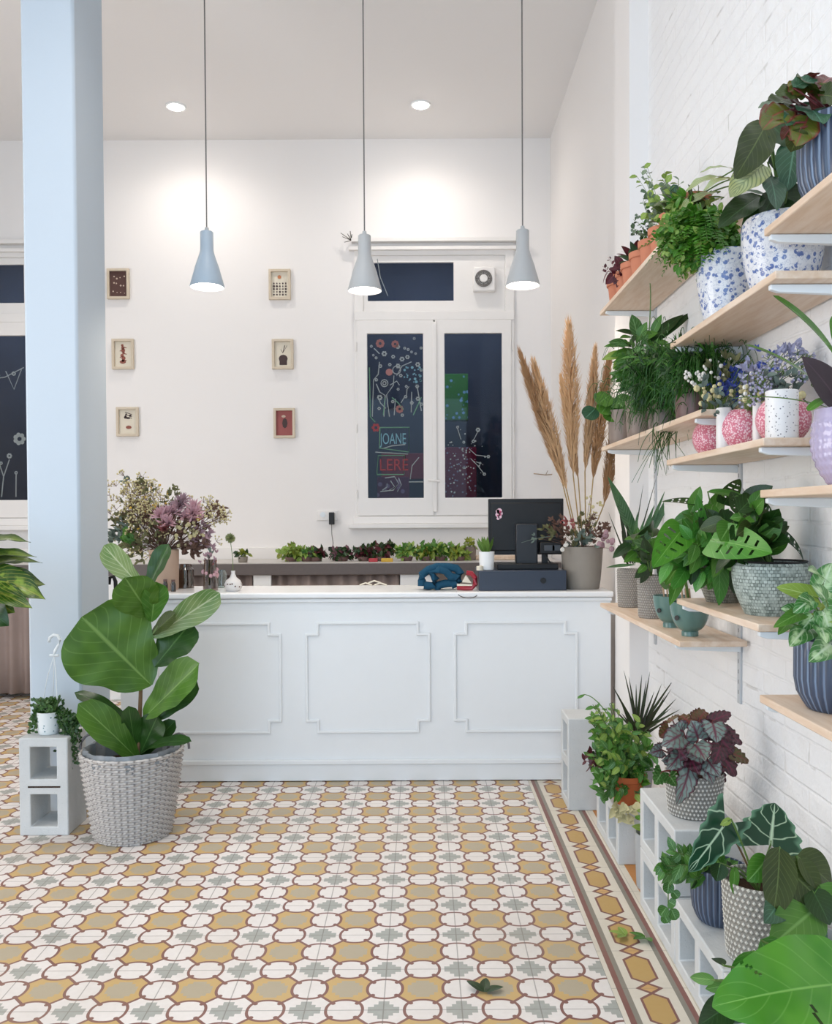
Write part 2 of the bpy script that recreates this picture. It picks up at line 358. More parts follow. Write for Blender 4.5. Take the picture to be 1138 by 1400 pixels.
M['pane'] = clearglass('window_glass', '#c3c8d0', .012); M['glass'] = clearglass('clear_glass', '#e8efee', .12); M['amber'] = clearglass('amber_glass', '#8a5a38', .12)
M['smokeglass'] = clearglass('smoky_glass', '#b9a79c', .14)
# ---------------------------------------------------------------- the room
XW = 0.99; YB = 6.6; ZC = 4.05
def quadbox(name, x0, x1, y0, y1, z0, z1, m, kind=True, bevel=0):
    o = MB().box(x0, x1, y0, y1, z0, z1).build(name, m, bevel=bevel); return struct(o) if kind else o
quadbox('floor', -4.3, 1.3, -1.7, 6.8, -.1, 0, M['floor'])
quadbox('ceiling', -4.3, 1.3, -1.7, 6.8, ZC, ZC + .1, M['ceil'])
quadbox('wall_left', -4.4, -4.25, -1.7, 6.8, 0, ZC, M['wall'])
quadbox('wall_right', XW, XW + .25, -1.7, 3.85, 0, ZC, M['brick'])
quadbox('wall_right_rear', .97, XW + .25, 4.14, 6.85, 0, ZC, M['wall'])
quadbox('trim_1', .908, XW + .25, 3.85, 4.14, 0, ZC, M['wall'])          # pilaster between the two wall stretches
# shop front behind the camera: wall with one wide opening
fw = MB(); fw.cells([-4.3, -3.2, .75, 1.3], [0, .25, 3.25, ZC], lambda i, j: not (i == 1 and j == 1), -1.85, -1.70, lambda u, v, w: (u, w, v)); struct(fw.build('wall_front', M['wall']))
# back wall with two window openings
WOFF = -3.54
def bx(px): return (px - 577) / 182.6
def bz(py): return CAM_H + (706 - py) / 182.6
wx0, wx1, wz0, wz1 = bx(487), bx(704), bz(706), bz(343)
bw = MB(); bw.cells([-4.3, wx0 + WOFF, wx1 + WOFF, wx0, wx1, 1.3], [0, wz0, wz1, ZC], lambda i, j: not (j == 1 and i in (1, 3)), YB, YB + .2, lambda u, v, w: (u, w, v)); struct(bw.build('wall_back', M['wall']))
# column
cm = MB(); cm.cells([-1.655, -1.432], [3.69, 4.03], lambda i, j: True, 0, ZC, lambda u, v, w: (u, v, w)); struct(cm.build('column', M['column'], bevel=.012))
cb = MB().box(-1.25, -1.0, 3.5, 3.6, 0, .1)
# backsplash / ledge on back wall and skirting on the right wall rear
struct(MB().box(-4.25, .97, YB - .03, YB, .90, bz(747)).build('trim_2', M['whitewood'], bevel=.004))

# ---------------------------------------------------------------- windows
def font_mesh(txt, size, loc, mat, name, parent, xs=1.0, th=.001):
    cu = bpy.data.curves.new(name, 'FONT'); cu.body = txt; cu.size = size; cu.extrude = th; cu.align_x = 'CENTER'
    o = bpy.data.objects.new(name, cu); C.objects.link(o)
    dg = bpy.context.evaluated_depsgraph_get(); dg.update(); me = bpy.data.meshes.new_from_object(o.evaluated_get(dg)); bpy.data.objects.remove(o)
    me.name = name
    for v in me.vertices: x, y, z = v.co; v.co = (loc[0] + x * xs - parent_root(parent).location[0], loc[1] - z - parent_root(parent).location[1], loc[2] + y - parent_root(parent).location[2])
    me.materials.clear(); me.materials.append(mat); m = bpy.data.objects.new(name, me); C.objects.link(m); m.parent = parent; return m
def parent_root(o):
    while o.parent: o = o.parent
    return o
def make_window(name, ox, fan):
    t = struct(thing(name, None, None, (ox + bx(596), YB, wz0)))
    X = lambda p: bx(p) + ox
    # outer casing with head mouldings and sill
    f = MB(); f.cells([X(487), X(499), X(692), X(704)], [wz0, bz(690), bz(432), bz(352), wz1], lambda i, j: i in (0, 2) or j in (0, 3), YB - .02, YB + .08, lambda u, v, w: (u, w, v))
    f.box(X(487), X(704), YB - .03, YB + .05, bz(440), bz(428))
    f.build('window_frame', M['whitewood'], t, bevel=.004)
    h = MB(); h.box(X(480), X(712), YB - .05, YB, bz(346), bz(341)); h.box(X(484), X(718), YB - .07, YB, bz(336), bz(331)); h.box(X(488), X(704), YB - .02, YB, bz(341), bz(336)); h.build('head_moulding', M['whitewood'], t, bevel=.002)
    s = MB(); s.box(X(478), X(712), YB - .09, YB + .02, bz(722), bz(716)); s.box(X(484), X(708), YB - .03, YB + .02, bz(716), bz(706)); s.build('window_sill', M['whitewood'], t, bevel=.004)
    # transom
    if fan:
        tr = MB(); tr.cells([X(499), X(505), X(622), X(692)], [bz(430), bz(413), bz(361), bz(352)], lambda i, j: not (i == 1 and j == 1), YB - .005, YB + .03, lambda u, v, w: (u, w, v)); tr.build('transom_frame', M['whitewood'], t, bevel=.003)
        MB().box(X(505), X(622), YB + .014, YB + .020, bz(413), bz(361)).build('pane', M['pane'], t)
    else:
        tr = MB(); tr.cells([X(499), X(505), X(684), X(692)], [bz(430), bz(413), bz(361), bz(352)], lambda i, j: not (i == 1 and j == 1), YB - .005, YB + .03, lambda u, v, w: (u, w, v)); tr.build('transom_frame', M['whitewood'], t, bevel=.003)
        MB().box(X(505), X(684), YB + .014, YB + .020, bz(413), bz(361)).build('pane', M['pane'], t)
    for (a, b, pa, pb) in ((490, 594, 504, 580), (596, 700, 609, 687)):
        s = MB(); s.cells([X(a), X(pa), X(pb), X(b)], [bz(705), bz(681), bz(458), bz(440)], lambda i, j: not (i == 1 and j == 1), YB - .03, YB + .015, lambda u, v, w: (u, w, v))
        so = s.build('sash', M['whitewood'], t, bevel=.004); MB().box(X(pa), X(pb), YB - .004, YB + .002, bz(681), bz(458)).build('pane', M['pane'], so)
    m = MB(); m.box(X(592), X(598), YB - .045, YB - .03, bz(700), bz(443)); m.build('centre_strip', M['whitewood'], t, bevel=.003)
    k = MB(); k.tube([(X(586), YB - .06, bz(657)), (X(602), YB - .06, bz(659))], .008, seg=8); k.tube([(X(595), YB - .03, bz(657)), (X(595), YB - .06, bz(658))], .007, seg=8); k.build('window_latch', M['whitewood'], t)
    hg = MB()
    for px in (489, 702):
        for py in (470, 580, 670): hg.tube([(X(px), YB - .035, bz(py)), (X(px), YB - .035, bz(py + 12))], .006, seg=8)
    hg.build('hinge', M['whitewood'], t)
    return t, X
w1, X1 = make_window('window_1', 0.0, True)
w2, X2 = make_window('window_2', WOFF, False)
# what stands behind the panes: a dim covered yard
M['yard'] = plain('yard_slate_wall', '#4c5058', .8, var=.25, scale=4); M['yardblue'] = plain('yard_blue_grey', '#47566e', .8, var=.2, scale=3)
for nm, ox in (('wall_yard', 0.0), ('wall_yard', WOFF)):
    y = MB(); x0, x1 = wx0 + ox - .25, wx1 + ox + .25; z0, z1 = .9, 3.6; Y0, Y1 = YB + .2, YB + 1.3
    y.box(x0, x1, Y1, Y1 + .05, z0, z1); y.box(x0 - .05, x0, Y0, Y1, z0, z1); y.box(x1, x1 + .05, Y0, Y1, z0, z1); y.box(x0, x1, Y0, Y1, z0 - .05, z0); y.box(x0, x1, Y0, Y1, z1, z1 + .05)
    struct(y.build(nm, M['yard']))
    area('yard_fill', ((x0 + x1) / 2, YB + .38, 3.5), (math.radians(14), 0, 0), 1.1, .25, 20.0, (.62, .76, 1.0))  # lamp added inside the closed recess to brighten the panels behind the panes
YD = YB + .80
def yx(px, Y): return (px - 577) / F * Y
def yz(py, Y): return CAM_H + (706 - py) / F * Y
def speck(name, c1, c2, sc, lo=.25, hi=.12, rough=.6, spec=.5):
    g = G(name); v = g.n('ShaderNodeTexVoronoi'); g.put(v.inputs['Vector'], g.co()); v.inputs['Scale'].default_value = sc
    return g.fin(g.mix(g.step(v.outputs['Distance'], lo, hi), hx(c1), hx(c2)), rough, spec)
M['redspeck'] = speck('red_printed_cloth', '#a3203c', '#d9c6cf', 28, .28, .18); M['magenta'] = speck('magenta_printed_cloth', '#8a2c52', '#c99bb4', 16, .35, .25)
M['redpaint'] = plain('red_paint', '#b03a42', .6); M['grn'] = speck('green_leaf_print', '#4c9440', '#9fd0e8', 22, .36, .2)
def yard_box(label, px0, px1, py0, py1, Y, m, nm='printed_box', cat='box'):
    o = MB().box(yx(px0, Y), yx(px1, Y), Y, Y + .12, yz(py1, Y), yz(py0, Y)).build(nm, m, bevel=.004); tag(o, label, cat); return o
yard_box('red and white speckled panel behind the right-hand window pane', 600, 652, 612, 700, YD, M['redspeck'], 'printed_panel', 'panel')
yard_box('green and blue leafy panel higher up behind the right-hand pane', 600, 641, 512, 575, YD + .1, M['grn'], 'leafy_panel', 'panel')
yard_box('red panel behind the left-hand window pane', 522, 588, 620, 655, YD + .1, M['redpaint'], 'red_panel', 'panel')
yard_box('magenta patterned panel low behind the left-hand window pane', 516, 560, 652, 700, YD, M['magenta'], 'printed_panel', 'panel')
# chalk drawings on the panes
M['chalk'] = plain('white_chalk_marker', '#8f9696', .8); M['chalkg'] = plain('green_chalk_marker', '#5f8a70', .8); M['chalkp'] = plain('pink_chalk_marker', '#9a6a68', .8); M['chalkr'] = plain('red_chalk_marker', '#8a3a40', .8); M['chalkb'] = plain('blue_chalk_marker', '#6a95a2', .8)
YP = YB - .0065
def wp(px, py, ox=0): return V3((bx(px) + ox, YP, bz(py)))
def stroke(mb, pts, r=.004, ox=0): mb.tube([wp(a, b, ox) for a, b in pts], r, seg=4)
def ring(mb, px, py, r, ox=0, th=.004):
    c = wp(px, py, ox); mb.tube([c + V3((r * math.cos(2 * PI * k / 12), 0, r * math.sin(2 * PI * k / 12))) for k in range(13)], th, seg=4)
def flower(mb, px, py, r, ox=0, n=6):
    c = wp(px, py, ox)
    for k in range(n):
        d = V3((math.cos(2 * PI * k / n), 0, math.sin(2 * PI * k / n))); mb.disc(c + d * r * .62, r * .34, seg=8)
k = lambda a, b: (490 + a / 5.386, 440 + b / 5.386)
ch = MB(); R = random.Random(4)
for (a, b, r) in ((200, 240, .022), (140, 270, .012), (265, 262, .016), (105, 185, .012), (165, 560, .022), (445, 320, .02), (445, 570, .018), (355, 555, .014), (350, 200, .012), (375, 210, .012), (400, 228, .011), (430, 240, .01), (300, 190, .018), (330, 280, .02), (370, 265, .018), (300, 330, .02), (240, 320, .014), (170, 330, .016), (320, 400, .015), (140, 430, .014), (440, 480, .016), (470, 360, .014), (360, 480, .012), (300, 500, .012), (260, 590, .014), (400, 600, .016), (330, 690, .014), (160, 640, .014), (470, 610, .014), (120, 250, .010), (420, 130, .012), (470, 200, .012)):
    p = k(a, b); flower(ch, p[0], p[1], r)
for (a, b, r) in ((200, 455, .026), (200, 455, .012), (290, 360, .03)): p = k(a, b); ring(ch, p[0], p[1], r)
for pts in (((165, 300), (155, 390), (120, 430), (110, 700)), ((140, 460), (165, 520), (205, 545), (195, 700)), ((270, 400), (265, 470), (215, 540), (235, 700)), ((125, 200), (165, 240)), ((400, 520), (395, 670)), ((440, 480), (470, 660)), ((345, 560), (320, 600)), ((150, 545), (170, 600), (210, 640)), ((180, 1240), (215, 1215), (215, 1190)), ((230, 1240), (270, 1215), (240, 1170)), ((180, 935), (250, 915), (350, 905)), ((130, 960), (370, 975)), ((165, 1250), (260, 1240), (300, 1190), (270, 1140), (200, 1150)), ((290, 1250), (320, 1200), (300, 1150)), ((375, 1180), (480, 1180)), ((385, 1160), (400, 1060), (450, 1000)), ((290, 400), (330, 330), (400, 300)), ((360, 560), (365, 500), (380, 480)), ((280, 570), (270, 690)), ((240, 470), (290, 440), (310, 470))):
    stroke(ch, [k(*q) for q in pts], .004)
ch.build('flower_drawing', M['chalk'], w1)
cg = MB()
for pts in (((165, 780), (380, 780), (375, 960), (160, 930), (165, 780)), ((140, 1125), (340, 1125), (345, 985), (150, 985), (140, 1125)), ((205, 560), (190, 690)), ((90, 340), (95, 700), (130, 740)), ((255, 560), (300, 600), (340, 650)), ((470, 560), (410, 690))):
    stroke(cg, [k(*q) for q in pts], .0045)
cg.build('green_drawing', M['chalkg'], w1)['label'] = 'green chalk outlines and stems'
cp_ = MB()
for (a, b, r) in ((170, 165, .035), (280, 170, .03), (310, 645, .032)): p = k(a, b); flower(cp_, p[0], p[1], r, n=8)
p = k(235, 375); cp_.disc(wp(*p), .026); cp_.build('pink_drawing', M['chalkp'], w1)['label'] = 'pink chalk flowers'
cr = MB(); p = k(135, 780); flower(cr, p[0], p[1], .035); cr.build('red_drawing', M['chalkr'], w1)['label'] = 'red chalk flower'
cbm = MB()
for i in range(26): p = k(R.uniform(340, 475), R.uniform(330, 460)); cbm.disc(wp(*p), R.uniform(.004, .012), seg=6)
cbm.build('blue_drawing', M['chalkb'], w1)['label'] = 'blue chalk dots'
p = k(262, 900); font_mesh('JOANE', .115, wp(*p), M['chalkb'], 'lettering', w1, .56)
p = k(265, 1095); font_mesh('LERE', .125, wp(*p), M['chalkr'], 'lettering', w1, .85)
rt = MB()
for i in range(70):
    a = R.gauss(760, 70); b = R.gauss(1050, 110)
    if 650 < a < 1040 and 760 < b < 1270: rt.disc(wp(*k(a, b)), R.uniform(.003, .008), seg=6)
for (a, b, r) in ((885, 800, .018), (780, 890, .012), (850, 885, .014), (930, 1125, .014), (960, 997, .014), (900, 1045, .01), (735, 780, .012)): p = k(a, b); flower(rt, p[0], p[1], r)
for pts in (((960, 997), (870, 985), (820, 940)), ((930, 1125), (880, 1060), (830, 1010)), ((900, 1045), (870, 1035)), ((885, 810), (860, 860), (840, 890)), ((735, 790), (760, 870))): stroke(rt, [k(*q) for q in pts], .003)
rt.build('blossom_drawing', M['chalk'], w1)
lf = MB(); k2 = lambda a, b: (a / 3.04, 300 + b / 3.04)      # left window, seen beside the column
for pts in (((-60, 660), (30, 650), (110, 610)), ((35, 625), (68, 700), (100, 618)), ((-40, 640), (-10, 700), (10, 640)), ((10, 1145), (20, 1060), (0, 1000)), ((20, 1060), (45, 990)), ((70, 1145), (72, 1050)), ((-30, 1145), (-20, 1020))):
    lf.tube([V3((bx(k2(*q)[0]), YP, bz(k2(*q)[1]))) for q in pts], .004, seg=4)
for (a, b, r) in ((68, 635, .018), (88, 905, .05), (45, 975, .022), (72, 1045, .014), (10, 1005, .014), (-20, 1010, .02)):
    p = k2(a, b); flower(lf, p[0], p[1], r, 0, 7)
lf.build('bunting_drawing', M['chalk'], w2)
# fan set into the transom panel
fan = thing('extractor_fan', 'square white extractor fan with a round grille on the window transom', 'fan', (bx(663), YB - .01, bz(403)))
MB().box(bx(648), bx(678), YB - .06, YB - .005, bz(403), bz(370)).build('housing', M['whitewood'], fan, bevel=.01)
gr = MB()
for r, th in ((.058, .006), (.047, .004), (.036, .004)):
    c = V3((bx(662), YB - .064, bz(386))); gr.tube([c + V3((r * math.cos(2 * PI * q / 24), 0, r * math.sin(2 * PI * q / 24))) for q in range(25)], th, seg=5)
for q in range(8):
    d = V3((math.cos(PI * q / 4), 0, math.sin(PI * q / 4))); gr.tube([c + d * .03, c + d * .058], .003, seg=4)
gr.build('grille', plain('grey_fan_grille', '#77736f', .5), fan); MB().disc((bx(662), YB - .062, bz(386)), .028, seg=20, th=.008).build('hub', M['whitewood'], fan)
sw = thing('dried_sprig', 'tiny dried sprig hanging at the left end of the window moulding', 'dried sprig', (bx(479), YB - .06, bz(325)))
sm = MB(); b0 = V3((bx(484), YB - .06, bz(334)))
for q in range(9): sm.tube([b0, b0 + V3((R.uniform(-.08, .01), R.uniform(-.02, 0), R.uniform(-.02, .07)))], .003, .002, seg=4)
sm.build('twig', plain('dark_twig', '#4a443c', .8), sw)
pull = MB(); pull.tube([(bx(519), YB - .08, bz(360)), (bx(523), YB - .09, bz(385)), (bx(533), YB - .09, bz(410))], .003, seg=5); tag(pull.build('pull_cord', M['chalk']), 'thin white pull cord hanging across the window transom', 'cord')
br_ = MB(); br_.tube([(bx(729), YB - .05, bz(649)), (bx(745), YB - .06, bz(651)), (bx(756), YB - .05, bz(650)), (bx(838), YB - .02, bz(658))], .004, seg=5); br_.tube([(bx(745), YB - .06, bz(651)), (bx(748), YB - .06, bz(645))], .003, seg=4)
tag(br_.build('wall_twig', plain('tan_twig', '#a08a70', .8)), 'thin bare twig against the back wall beside the pampas plumes', 'twig')
# ---------------------------------------------------------------- counter
YC = 4.14
def cx_(px): return (px - 577) * YC / F
def cz_(py): return CAM_H - (py - 706) * YC / F
ct = thing('shop_counter', 'long white panelled shop counter standing across the room', 'counter', (-.27, 4.3, 0))
b = MB(); b.box(-1.425, .888, YC, 4.54, .02, .862); b.build('counter_body', M['white'], ct, bevel=.002)
MB().box(-1.428, .897, 4.115, 4.565, .864, .8915).build('worktop', M['top'], ct, bevel=.008)
pl = MB(); pl.box(-1.428, .89, YC - .014, YC, .004, cz_(1045)); pl.build('plinth', M['white'], ct, bevel=.002)
pm = MB(); pm.box(-1.428, .891, YC - .022, YC, cz_(1045), cz_(1039)); pm.box(-1.426, .891, YC - .012, YC, .845, .862); pm.build('base_moulding', M['white'], ct, bevel=.003)
def panel(px0, px1):
    x0, x1 = cx_(px0), cx_(px1); z0, z1 = cz_(1001), cz_(851.5); n = cx_(577 + 15.5); nz = n
    pts = [(x0 + n, z1), (x1 - n, z1), (x1 - n, z1 - nz), (x1, z1 - nz), (x1, z0 + nz), (x1 - n, z0 + nz), (x1 - n, z0), (x0 + n, z0), (x0 + n, z0 + nz), (x0, z0 + nz), (x0, z1 - nz), (x0 + n, z1 - nz)]
    m = MB(); w = .0065; us = sorted([x0 - w, x0 + w, x0 + n - w, x0 + n + w, x1 - n - w, x1 - n + w, x1 - w, x1 + w]); vs = sorted([z0 - w, z0 + w, z0 + n - w, z0 + n + w, z1 - n - w, z1 - n + w, z1 - w, z1 + w])
    def on(i, j):
        u, v = (us[i] + us[i + 1]) / 2, (vs[j] + vs[j + 1]) / 2
        for k_ in range(12):
            a, b = pts[k_], pts[(k_ + 1) % 12]
            if min(a[0], b[0]) - w <= u <= max(a[0], b[0]) + w and min(a[1], b[1]) - w <= v <= max(a[1], b[1]) + w: return True
        return False
    m.cells(us, vs, on, YC - .010, YC, lambda u, v, q: (u, q, v))
    m.build('panel_moulding', M['white'], ct, bevel=.003)
panel(213, 382); panel(418, 586); panel(621.5, 788)
# ---------------------------------------------------------------- back counter with curtains
ZB = CAM_H - (770 - 706) * 6.0 / F
bc = thing('back_counter', 'long low counter with a dark stone edge against the back wall', 'counter', (-1.6, 6.3, 0))
MB().box(-4.2, .95, 6.0, 6.565, ZB - .078, ZB).build('stone_edge', M['darktop'], bc, bevel=.004)
MB().box(-4.2, .95, 6.012, 6.565, ZB, ZB + .006).build('stone_top', M['stone'], bc)
for px in ((346, 370), (547, 592), (130, 172), (56, 80)):
    MB().box((px[0] - 577) * 6.03 / F, (px[1] - 577) * 6.03 / F, 6.03, 6.55, 0, ZB - .078).build('support_pier', M['white'], bc)
def curtain(px0, px1, lab):
    x0, x1 = (px0 - 577) * 6.08 / F, (px1 - 577) * 6.08 / F; n = int((x1 - x0) / .008); vs = []
    rr = random.Random(px0)
    ph = [rr.uniform(0, 6.3) for _ in range(3)]
    for j, z in enumerate((.035, .3, .6, ZB - .079)):
        for i in range(n + 1):
            x = x0 + (x1 - x0) * i / n; vs.append((x, 6.08 + (.022 - .003 * j) * math.sin(x * 62 + ph[0] + .7 * math.sin(x * 9 + ph[1])) + .012 * math.sin(x * 23 + ph[2]), z))
    m = MB(); m.add(vs, [(j * (n + 1) + i, j * (n + 1) + i + 1, (j + 1) * (n + 1) + i + 1, (j + 1) * (n + 1) + i) for j in range(3) for i in range(n)])
    o = m.build('curtain', M['curtain'], smooth=True, angle=80); tag(o, lab, 'curtain', 'curtains under the back counter')
    s = o.modifiers.new('solid', 'SOLIDIFY'); s.thickness = .003
curtain(371, 546, 'taupe gathered curtain under the back counter, seen over the white counter top'); curtain(-150, 53, 'taupe gathered curtain under the back counter, left of the blue-white column')
curtain(173, 345, 'taupe gathered curtain under the back counter, behind the dried bouquet')
# ---------------------------------------------------------------- pendants and downlights
M['shade1'] = plain('blue_grey_lamp_metal', '#b0bfcc', .4, var=.02)
def pendant(px, pyb, mat, label, Y=4.25):
    c = P(px, pyb, Y); t = thing('pendant_lamp', label, 'lamp', c, 'grey cone pendant lamps over the counter'); z = c.z
    prof = [(.078, .006), (.080, 0), (.082, .004), (.058, .090), (.038, .150), (.032, .168), (.031, .190), (.031, .262), (.027, .266), (.0001, .266)]
    sh_ = MB().lathe([(.0775, .004), (.058, .092), (.039, .147), (.029, .18), (.029, .255), (.0001, .256)][::-1] + prof[1:], c, 40); sh_ = sh_.build('lamp_shade', mat, t, angle=50)
    MB().tube([c + V3((0, 0, .262)), (c.x, c.y, ZC - .02)], .0032, seg=8).build('cord', M['cord'], t)
    MB().lathe([(.0001, ZC - .025 - z), (.05, ZC - .025 - z), (.05, ZC - z)], c, 32).build('ceiling_rose', mat, t)
    MB().lathe([(.0001, .264), (.012, .264), (.009, .285), (.0001, .286)], c, 12).build('cable_grip', M['greyshade'], sh_)
    MB().lathe([(.0001, .012), (.045, .014), (.062, .022), (.060, .032), (.0001, .05)], c, 24).build('bulb', M['bulb'], sh_)
    l = spot('pendant_light', (c.x, c.y, c.z - .005), 6, (1, .86, .70), 150, .5, size=.05)
pendant(283.5, 393, M['shade1'], 'leftmost of the three grey cone pendant lamps'); pendant(499, 398, M['greyshade'], 'middle grey cone pendant lamp, hanging in front of the window corner'); pendant(715, 391, M['greyshade'], 'rightmost grey cone pendant lamp, nearest the plant shelves')
for (px, py, lab) in ((240.5, 145, 'left round recessed ceiling downlight near the back wall'), (575.5, 142.5, 'right round recessed ceiling downlight near the back wall')):
    c = PZ(px, py, ZC); t = thing('ceiling_downlight', lab, 'ceiling light', c, 'recessed downlights near the back wall')
    MB().lathe([(.052, -.001), (.052, -.010), (.066, -.010), (.070, -.001)], c, 32).build('trim_ring', M['white'], t)
    MB().lathe([(.0001, -.020), (.036, -.016), (.051, -.008), (.051, -.001), (.0001, -.001)], c, 24).build('diffuser', M['led'], t)
    spot('ceiling_spot', (c.x, c.y, c.z - .02), 30, (1.0, .93, .86), 160, 1.0, size=.06)
# ---------------------------------------------------------------- pictures
M['ink'] = plain('dark_print_ink', '#4a3a3a', .8); M['inkred'] = plain('red_brown_print_ink', '#95594c', .8); M['pr_dark'] = plain('dark_brown_print', '#5a3f3a', .8); M['pr_red'] = plain('red_print', '#9e5a58', .8); M['inklight'] = plain('light_print_ink', '#cdb9a6', .8); M['inkorange'] = plain('orange_print_ink', '#c07a52', .8)
def picture(px0, px1, py0, py1, paper, kind, label):
    Yp = YB; x0, x1 = bx(px0), bx(px1); z1, z0 = bz(py0), bz(py1); c = ((x0 + x1) / 2, Yp, (z0 + z1) / 2)
    t = thing('picture_frame', label, 'picture', c, 'six small framed prints on the back wall'); w = .018
    m = MB(); m.cells([x0, x0 + w, x1 - w, x1], [z0, z0 + w, z1 - w, z1], lambda i, j: not (i == 1 and j == 1), Yp - .028, Yp, lambda u, v, w_: (u, w_, v)); m.build('frame', M['frame'], t, bevel=.002)
    prt = MB().box(x0 + w, x1 - w, Yp - .008, Yp - .001, z0 + w, z1 - w).build('print', paper, t)
    R = random.Random(px0 + py0); W_, H_ = (x1 - x0) / 2 - w, (z1 - z0) / 2 - w; q = lambda u, v: V3((c[0] + u * W_, Yp - .0085, c[2] + v * H_))
    d = MB(); mat = M['ink']
    if kind == 'specks':
        mat = M['inklight']
        for u in (-.6, -.2, .2, .6):
            for v in (-.6, 0, .5): d.disc(q(u + R.uniform(-.1, .1), v + R.uniform(-.15, .15)), R.uniform(.003, .007), seg=6)
    elif kind == 'totem':
        mat = M['inkred']
        for v in range(7): d.disc(q(R.uniform(-.15, .1), .7 - v * .2), .010 + .003 * (v % 3), seg=7)
        for v in range(5): d.tube([q(-.05, .6 - v * .25), q(.4 * (-1) ** v, .5 - v * .25)], .003, seg=4)
        d.disc(q(-.05, -.6), .024, seg=8, r2=.014)
    elif kind == 'birds':
        for v in range(7): d.disc(q(R.uniform(-.5, .3), R.uniform(.05, .8)), R.uniform(.006, .011), seg=6)
        for v in range(3): d.tube([q(-.3, .8 - v * .2), q(.5, .6 - v * .15)], .0025, seg=4)
    elif kind == 'grid':
        for u in range(5):
            for v in range(5): d.disc(q(-.7 + u * .35, .1 - v * .22), R.uniform(.005, .009), seg=6, r2=R.uniform(.004, .010))
    elif kind == 'bell':
        d.disc(q(.05, -.35), .033, seg=12, r2=.03); d.box(*[v for p_ in (q(-.4, -.8), q(.5, -.35)) for v in ()] or (c[0] - .4 * W_, c[0] + .5 * W_, Yp - .0098, Yp - .0082, c[2] - .85 * H_, c[2] - .35 * H_))
        for v in range(6): d.tube([q(0, .1), q(R.uniform(-.6, .7), R.uniform(.3, .8))], .0015, seg=4)
    elif kind == 'figure':
        d.disc(q(.05, 0), .020, seg=8, r2=.038)
    d.build('drawing', mat, prt)
    if kind == 'birds': d2 = MB(); d2.disc(q(.1, -.45), .022, seg=8, r2=.013); d2.build('drawing', M['inkred'], prt)['label'] = 'small reddish shape'
    if kind == 'grid': d2 = MB(); d2.disc(q(-.05, .6), .014, seg=10); d2.build('drawing', M['inkorange'], prt)['label'] = 'orange dot'
    if kind == 'figure': d2 = MB(); d2.disc(q(-.1, .55), .016, seg=8, r2=.010); d2.build('drawing', M['inklight'], prt)['label'] = 'pale patch'
picture(151.5, 181.5, 368, 409, M['pr_dark'], 'specks', 'small framed dark brown print, upper left of the six'); picture(157, 186.5, 463, 504, M['paper'], 'totem', 'small framed cream print with a reddish upright figure, left column middle'); picture(162, 192, 555.5, 595, M['paper'], 'birds', 'small framed cream print with black marks over a reddish shape, left column lowest')
picture(371, 400.5, 370, 411, M['paper'], 'grid', 'small framed cream print with an orange dot over rows of marks, right column top'); picture(374.5, 403.5, 464.5, 505, M['paper'], 'bell', 'small framed cream print with a dark bell shape, right column middle'); picture(376, 405, 558, 598.5, M['pr_red'], 'figure', 'small framed red print, right column lowest')
# ---------------------------------------------------------------- socket, adapter
so = thing('wall_socket', 'white double wall socket above the back counter', 'socket', (bx(447), YB, bz(704)))
MB().box(bx(434), bx(462), YB - .012, YB, bz(711), bz(697.5)).build('socket_plate', M['whitewood'], so, bevel=.003)
MB().disc((bx(442), YB - .013, bz(703)), .02, seg=16, th=.002).build('socket_face', M['bracket'], so)
ad = thing('plug_adapter', 'black plug adapter with a thin cable in the wall socket', 'adapter', (bx(454), YB - .03, bz(708)))
MB().box(bx(451), bx(458), YB - .06, YB - .013, bz(716.5), bz(700)).build('adapter_body', M['black'], ad, bevel=.004)
MB().tube([(bx(454.5), YB - .05, bz(716)), (bx(455), YB - .06, bz(730)), (bx(457), YB - .08, bz(742)), (bx(456), YB - .1, bz(752))], .003, seg=6).build('cable', M['cord'], ad)
# ---------------------------------------------------------------- concrete blocks
def block(loc, size, axis, label, group='concrete blocks used as plinths', slot=False):
    """size = (sx, sy, sz); two square holes run along axis"""
    o = thing('concrete_block', label, 'concrete block', loc, group); x, y, z = loc; sx, sy, sz = size; m = MB(); w = .032
    if axis == 'y' : # upright, holes one above the other, through y
        m.cells([0, w + .012, sx - w - .012, sx], [0, .035, sz / 2 - .03, sz / 2 + .03, sz - .035, sz], lambda i, j: not (i == 1 and j in (1, 3)), 0, sy, lambda u, v, q: (x + u, y + q, z + v))
    elif axis == 'xv': # upright, holes through x
        m.cells([0, w, sy - w, sy], [0, .035, sz / 2 - .02, sz / 2 + .02, sz - .035, sz], lambda i, j: not (i == 1 and j in (1, 3)), 0, sx, lambda u, v, q: (x + q, y + u, z + v))
    else: # lying, holes side by side along y, through x
        m.cells([0, .035, sy / 2 - .018, sy / 2 + .018, sy - .035, sy], [0, w, sz - w, sz], lambda i, j: not (j == 1 and i in (1, 3)), 0, sx, lambda u, v, q: (x + q, y + u, z + v))
    m.build('block_body', M['concrete'], o, bevel=.004)
    if slot: MB().box(x + .035, x + sx - .03, y - .0015, y + .002, z + sz / 2 - .003, z + sz / 2 + .003).build('groove', M['soil'], o)['label'] = 'dark groove between the two holes'
    return o
block((-1.587, 3.44, 0), (.192, .19, .385), 'y', 'upright concrete block at the foot of the column, carrying the small trailing plant', slot=True)
block((.613, 3.70, 0), (.19, .19, .39), 'xv', 'upright concrete block standing against the right end of the counter')
block((.694, 3.12, 0), (.19, .385, .187), 'x', 'low concrete block under the leafy green bush and the spiky plant')
block((.694, 2.42, 0), (.19, .385, .187), 'x', 'lower block of the stack of two under the red-leaved begonia')
block((.694, 2.42, .1885), (.19, .385, .187), 'x', 'upper block of the stack of two, the begonia pot standing on it')
